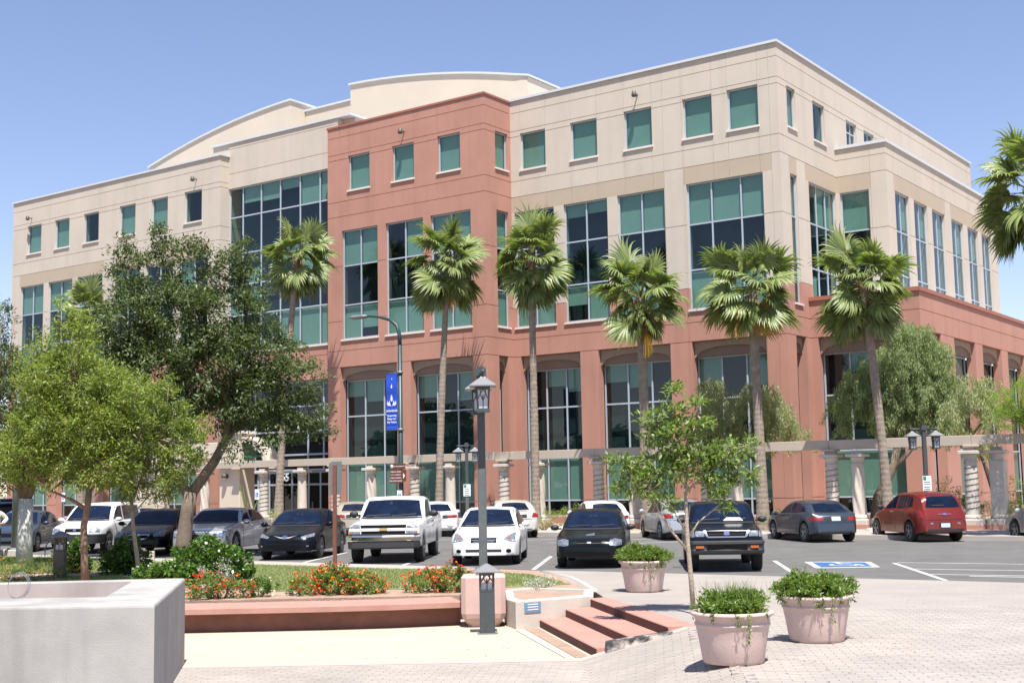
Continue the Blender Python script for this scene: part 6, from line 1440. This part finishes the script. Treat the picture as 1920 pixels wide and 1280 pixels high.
# bushes in the far bed
G3 = 'desert shrubs in the bed along the building'
for i, (px, w, s_, lm, lab) in enumerate(((1065, -6.6, .9, 'leaf_bright', 'feathery green desert shrub behind the greenish black sedan'), (1238, -6.6, .85, 'leaf_bright', 'bushy green desert shrub beside the base of the third palm from the right'), (1455, -6.6, .7, 'leaf_hedge', 'dark green shrub between the dark pickup and the slate coupe'),
        (1778, -3.6, 1.3, 'leaf_hedge', 'dark leafy shrub above the roof of the red wagon'), (1808, -3.4, 1.2, 'leaf_hedge', 'dark leafy shrub left of the big corded column'), (1900, -3.8, 1.3, 'leaf_lime', 'light green leggy shrub behind the square column'), (515, -7.4, .9, 'leaf_olive', 'wispy shrub at the foot of the left palm'), (1020, -7.6, .45, 'leaf_olive', 'low sparse shrub behind the pearl sedan'), (1010, -5.4, .9, 'leaf_bright', 'green shrub at the base of the column right of the white sedan'))):
    q = on_w(px, w, 950)
    shrub('desert_shrub', lab, (q.x, q.y, .12), [(0, 0, .5 * s_, .75 * s_, .6 * s_, .5 * s_), (.4 * s_, 0, .7 * s_, .45 * s_, .5 * s_, .4 * s_), (-.4 * s_, .1, .6 * s_, .4 * s_, .4 * s_, .35 * s_)] + ([(0, 0, 1.5, .5, .5, .4)] if 1.2 < s_ else []), lm, 40, 18, .09, .03, (.15, .15, .15), 60 + i, group=G3)
q = on_w(1895, -4.6, 960)
shrub('grass_clump', 'pale yellow ornamental grass at the foot of the square column', (q.x + .3, q.y, .12), [(0, 0, .35, .7, .5, .35), (.7, 0, .3, .5, .5, .3)], 'leaf_olive', 120, 20, .30, .010, (.12, .12, .08), 80, (('flower_heads', 'petal_orange', 20, .03),), up=0)
# ocotillo wands
q = on_w(468, -7.6, 950); t = thing('ocotillo', (q.x, q.y, .12), 0, 'thin thorny wands of an ocotillo by the portico', 'plant'); m = MB()
for a, b, h in ((-.5, 0, 2.2), (-.35, .1, 2.0), (.5, 0, 1.8), (.65, .1, 1.4), (.3, 0, 1.2), (-.1, 0, 1.3)): m.tube([(0, 0, 0), (a * .5, b, h * .5), (a, b, h)], [.018, .014, .008], 5)
m.build('wands', 'leaf_lime', t)
# rocks
G4 = 'boulders in the bed along the building'
for i, (px, w, s_, lab) in enumerate(((1040, -8.0, .25, 'small tan boulder left of the white far-row sedan'), (1060, -7.9, .3, 'tan boulder just behind the greenish black sedan roof'), (1236, -7.9, .28, 'tan boulder right of the palm base'), (1640, -6.6, .25, 'tan boulder at the foot of the leaning trunk'))):
    q = on_w(px, w, 960); bm = bmesh.new(); bmesh.ops.create_icosphere(bm, subdivisions=2, radius=1); rr = random.Random(i)
    for v in bm.verts: v.co *= rr.uniform(.85, 1.12); v.co.z = max(v.co.z, -.4) * .6; v.co.x *= 1.4
    bmesh.ops.scale(bm, vec=(s_, s_, s_), verts=bm.verts); me = bpy.data.meshes.new('boulder'); bm.to_mesh(me); bm.free(); me.materials.append(MATS['white_stone'])
    link('boulder', me, None, (q.x, q.y, .14), i, None, lab, 'boulder', G4)
for i, (x, y, s_, lab) in enumerate(((245, 1079, .10, 'largest flat broken stone beside the round glossy bush'), (225, 1082, .08, 'leftmost flat broken stone by the red kerb'), (262, 1088, .07, 'smallest broken stone, nearest the planter rim'), (238, 1086, .09, 'middle broken stone between the knobbly trunk and the round bush'))):
    q = ground(x, y); bm = bmesh.new(); bmesh.ops.create_icosphere(bm, subdivisions=1, radius=s_)
    for v in bm.verts: v.co.z *= .5; v.co.x *= 1.6
    me = bpy.data.meshes.new('stone'); bm.to_mesh(me); bm.free(); me.materials.append(MATS['pink_concrete']); link('stone', me, None, (q.x, q.y, .05), i, None, lab, 'stone', 'broken stones by the round bush')
# --- pots
def pot(loc, label, seed, lush):
    t = thing('flower_pot', loc, random.Random(seed).random() * 3, label, 'flower pot', 'round concrete flower pots')
    m = MB(); m.lathe([(.335, 0), (.35, .03), (.385, .25), (.415, .40), (.420, .415), (.432, .425), (.430, .445), (.418, .455), (.425, .50), (.45, .525), (.470, .535), (.475, .56), (.460, .575), (.425, .575), (.41, .54), (.40, .50)], 40, caps=True)
    m.build('pot', 'pot_pink', t)
    m = MB(); m.lathe([(.415, .50), (.01, .52)], 24, caps=False); m.build('soil', 'soil', t)
    rng = np.random.default_rng(seed)
    bl2 = [(0, 0, .62, .46, .46, .16), (.15, .1, .70, .28, .28, .15), (-.15, -.1, .68, .28, .28, .15)] if lush else [(0, 0, .60, .38, .38, .14), (.12, -.1, .68, .24, .24, .12), (-.15, .1, .66, .2, .2, .12)]
    cs, ds = blob_clusters(bl2, 2600 if lush else 2300, rng, .4)
    v = leaves(cs, ds, 20, (.06, .06, .05), .065, .022, rng, 0, .2)
    if not lush:
        c9 = rng.normal(0, .16, (60, 3)); c9[:, 2] = .66; v = np.vstack([v, leaves(c9, np.tile((0, 0, 3.0), (60, 1)), 5, (.05, .05, .02), .26, .006, rng, 0, 0)])
    link('foliage', npmesh('foliage', v, 4, ['leaf_pot']), t, kind='stuff')
    # trailing strands over the rim
    V_ = []
    for a, ln in ((-1.35, .34), (-1.6, .16), (-2.2, .12), (-.8, .1), (2.5, .12)):
        a2 = a - t.rotation_euler.z
        for k in range(int(ln / .03)):
            c_ = np.array([[.485 * math.cos(a2) - 0, .485 * math.sin(a2), .58 - .03 * k]]); V_.append(leaves(c_, np.array([[0, 0, -1.]]), 5, (.025, .025, .02), .045, .018, rng))
    link('trailing_stems', npmesh('trailing', np.vstack(V_), 4, ['leaf_pot']), t, kind='stuff')
    return t
mm_ = M('pot_pink', (.54, .405, .36), .8, .10, 4, .18, 70, detail=8); nt = mm_.node_tree
vo = ND(nt, 'ShaderNodeTexVoronoi'); vo.inputs['Scale'].default_value = 16; tc = [n for n in nt.nodes if n.type == 'TEX_COORD'][0]; nt.links.new(tc.outputs['Object'], vo.inputs['Vector'])
r_ = ND(nt, 'ShaderNodeMapRange'); r_.inputs['From Min'].default_value = .06; r_.inputs['From Max'].default_value = .13; r_.inputs['To Min'].default_value = .35; nt.links.new(vo.outputs['Distance'], r_.inputs[0])
b_n = nt.nodes['Principled BSDF']; src = b_n.inputs['Base Color'].links[0].from_socket; sc_ = ND(nt, 'ShaderNodeVectorMath', operation='SCALE'); nt.links.new(src, sc_.inputs[0]); nt.links.new(r_.outputs[0], sc_.inputs['Scale']); nt.links.new(sc_.outputs[0], b_n.inputs['Base Color'])
pot((2.46, 15.1, .012), 'pink concrete pot with grassy plants at the front, nearest the steps', 51, False)
pot((3.84, 16.95, .012), 'pink concrete pot with a dense green cushion plant, rightmost of the three', 52, True)
pot((2.42, 24.98, .012), 'pink concrete pot with spilling plants, farthest back before the greenish black sedan', 53, True)
# --- fan palms
def frond_mesh(el, rad, seed, mt, petiole=.95, limp=1.0):
    """one fan leaf: petiole rises at angle el, arches over, and the segments hang with gravity"""
    rng = random.Random(seed); m = MB(); n = 34; Zd = Vector((0, 0, -1))
    d = Vector((math.cos(el), 0, math.sin(el))); p = Vector((0, 0, 0)); pe_ = [tuple(p)]
    for k_ in range(5):
        p = p + d * (petiole / 5); d = (d + Zd * .07 * limp * max(.1, d.x)).normalized(); pe_.append(tuple(p))
    m.tube(pe_, [.024, .02, .017, .015, .013, .012], 4)
    ydir = Vector((0, 1, 0)); nrm = d.cross(ydir).normalized()
    if nrm.z < 0: nrm = -nrm
    base_l = limp * rng.uniform(.9, 1.5)
    for i in range(n):
        a = (i / (n - 1) - .5) * R(235) + rng.uniform(-.02, .02); ln = rad * (1 - .26 * abs(a) / R(118)) * (rng.uniform(.84, 1.1) if rng.random() < .88 else rng.uniform(.5, .8))
        dr = (d * math.cos(a) + ydir * math.sin(a) + nrm * (.10 + .16 * abs(math.sin(a)))).normalized(); q = p.copy(); K = 8; pts = []
        side = dr.cross(nrm).normalized()
        for k_ in range(K + 1):
            t = k_ / K
            w = rad * .052 * (min(1, .25 + t * 2.2) if t < .45 else max(0, 1 - ((t - .45) / .55) ** 1.15)) + .002
            pts.append((q + side * w, q + nrm * .02 * (1 - t), q - side * w))
            bend = .05 + (.62 * max(0, t - .36) ** 1.1) * base_l
            dr = (dr + Zd * bend * rng.uniform(.75, 1.25)).normalized(); q = q + dr * (ln / K)
        vs = [tuple(x) for r_ in pts for x in r_]; fs = []
        for k_ in range(K):
            b = k_ * 3; fs += [(b, b + 1, b + 4, b + 3), (b + 1, b + 2, b + 5, b + 4)]
        m.add(vs, fs, 0, False)
    return m.mesh('frond', [mt])
FM = {}
ELS = [R(x) for x in (80, 62, 45, 28, 12, -6, -24, -42, -58, -70)]
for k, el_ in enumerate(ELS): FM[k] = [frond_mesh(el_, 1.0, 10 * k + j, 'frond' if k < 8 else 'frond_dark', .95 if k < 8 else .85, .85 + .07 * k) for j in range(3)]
FM['dead'] = [frond_mesh(R(-72), .85, 98, 'dead_frond', .6, 1.6)]
def palm(px, w, ztop, label, seed, R_=1.0, lean=(0, 0), base=None, rt=.16, dead=.18, nf=50, trunk_r=None, boots=False):
    rng = random.Random(seed)
    loc = on_w(px, w, 950) if base is None else base
    t = thing('fan_palm', (loc.x, loc.y, .12), 0, label, 'palm tree', 'fan palms along the pergola')
    m = MB(); rings = []; N = 14; H_ = ztop - .12; K = max(30, int(H_ / .10))
    for k in range(K + 1):
        f_ = k / K; r0 = rt * .84 * (1.08 - .26 * f_ + .05 * math.sin(f_ * 11 + seed)) + .10 * math.exp(-f_ * 14) + (.007 if k % 2 else 0) ; cx = lean[0] * f_ ** 1.5; cy = lean[1] * f_ ** 1.5
        rings.append([(cx + r0 * (1 + rng.uniform(-.02, .02)) * math.cos(2 * math.pi * j / N), cy + r0 * math.sin(2 * math.pi * j / N), H_ * f_) for j in range(N)])
    m.loft(rings, True, True, True, 0, False); m.build('trunk', 'palm_trunk', t)
    top = Vector((lean[0], lean[1], H_))
    # leaf boots under the crown
    m = MB()
    for k in range(40 if boots else 22):
        a = rng.uniform(0, 6.28); z = H_ - rng.uniform(.0, 1.0 if boots else .5); r0 = rt * .75
        p = Vector((top.x + math.cos(a) * r0, top.y + math.sin(a) * r0, z)); q_ = p + Vector((math.cos(a) * .12, math.sin(a) * .12, .22)); m.tube([tuple(p), tuple(q_)], [.035, .015], 4)
    m.build('leaf_boots', 'palm_boot', t)
    for i in range(nf):
        f_ = i / (nf - 1); az = i * 2.39996 + rng.uniform(-.3, .3); k = min(9, int(f_ ** .85 * 10)); me = FM[k][rng.randrange(3)]
        if f_ > .8 and dead and rng.random() < dead: me = FM['dead'][0]
        o = link('frond', me, t); s_ = R_ * rng.uniform(.70, 1.2)
        o.matrix_local = Matrix.Translation(top + Vector((0, 0, .25 - f_ * .75))) @ Matrix.Rotation(az, 4, 'Z') @ Matrix.Rotation(rng.uniform(-.8, .8), 4, 'X') @ Matrix.Rotation(rng.uniform(-.32, .32), 4, 'Y') @ Matrix.Scale(s_, 4)
    return t
palm(545, -6.6, 13.9, 'tall fan palm in front of the glass curtain wall, left of the red tower', 71, 1.1, base=on_w(522, -6.6, 950), lean=(.9, .4), rt=.22, boots=True)
palm(838, -6.2, 12.4, 'fan palm with a slightly leaning slim trunk, in front of the red tower', 72, 1.2, base=on_w(823, -6.2, 950), lean=(.55, .2), rt=.19)
palm(1005, -6.2, 11.95, 'straight fan palm with a full skirt, where the red tower meets the tan front', 73, 1.14, rt=.20, lean=(0, .1))
palm(1213, -6.2, 9.7, 'shorter fan palm with a yellow fruit stalk, behind the young tree', 74, 1.16, rt=.26, dead=.5, boots=True)
palm(1425, -6.0, 9.6, 'fan palm with brown dead fronds, behind the dark pickup', 75, 1.16, base=on_w(1430, -6.0, 950), lean=(-.1, .1), rt=.24, dead=.8, boots=True)
palm(1642, -5.9, 9.3, 'fan palm on a curved trunk at the building corner, above the red wagon', 76, 1.08, base=on_w(1666, -5.9, 950), lean=(-.55, .1), rt=.20)
q = on_w(150, -6.6, 950); palm(150, -6.6, 12.4, 'fan palm mostly hidden behind the large dark tree', 77, 1.0, rt=.22, lean=(.2, 0), boots=True)
d_ = on_w(1930, -14.0, 600); palm(1965, -11, 10.9, 'large fan palm reaching in from the right edge against the sky', 78, 1.18, base=on_w(1972, -10.9, 950), lean=(0, 0), rt=.22, nf=40)
# fruit stalk on the short palm
q = on_w(1213, -6.4, 650); m = MB(); rng_ = random.Random(4)
for k in range(26):
    a = rng_.uniform(-.2, .2); b = rng_.uniform(-.2, .2); m.tube([(0, 0, 8.3), (a * .6, b - .25, 8.0), (a, b - .3, 7.1 + rng_.uniform(0, .5))], [.02, .018, .01], 4)
o = m.build('fruit_stalk', M('fruit_yellow', (.75, .48, .06), .7, .2, 6), None, label='hanging yellow fruit stalk under the crown of the shorter palm', cat='fruit stalk'); o.location = (q.x, q.y, 0)
# --- trees across the street behind the camera, mirrored in the glass
G5 = 'trees across the plaza behind the viewpoint'
PT = ((-50, 8, 8, 'shade tree at the left end of the row beyond the left edge of the photo'), (-56, 22, 9, 'shade tree second from the left in the row beyond the left edge'), (-60, 36, 8, 'shade tree in the middle of the row beyond the left edge'), (-64, 50, 10, 'tallest shade tree of the row beyond the left edge'), (-70, 66, 8.5, 'shade tree nearest the building in the row beyond the left edge'),
      (-30, -30, 8, 'shade tree behind the viewpoint to the left'), (14, -44, 9, 'shade tree behind the viewpoint to the right'))
for i, (x, y, h, lab) in enumerate(PT):
    tree('plaza_tree', lab, (x, y, 0), ([(0, 0, -.1), (0, 0, h * .3)], [.3, .22]), [([(0, 0, h * .28), (1, 0, h * .6)], [.15, .05])],
         [(0, 0, h * .55, h * .5, h * .5, h * .36), (h * .25, 0, h * .75, h * .3, h * .3, h * .22), (-h * .3, 0, h * .5, h * .35, h * .35, h * .25), (0, h * .3, h * .45, h * .35, h * .35, h * .25)], 'leaf_dark', 'bark_grey', 1.3, 26, .6, .36, (.8, .8, .7), 90 + i, twigs=5, group='shade trees outside the frame')
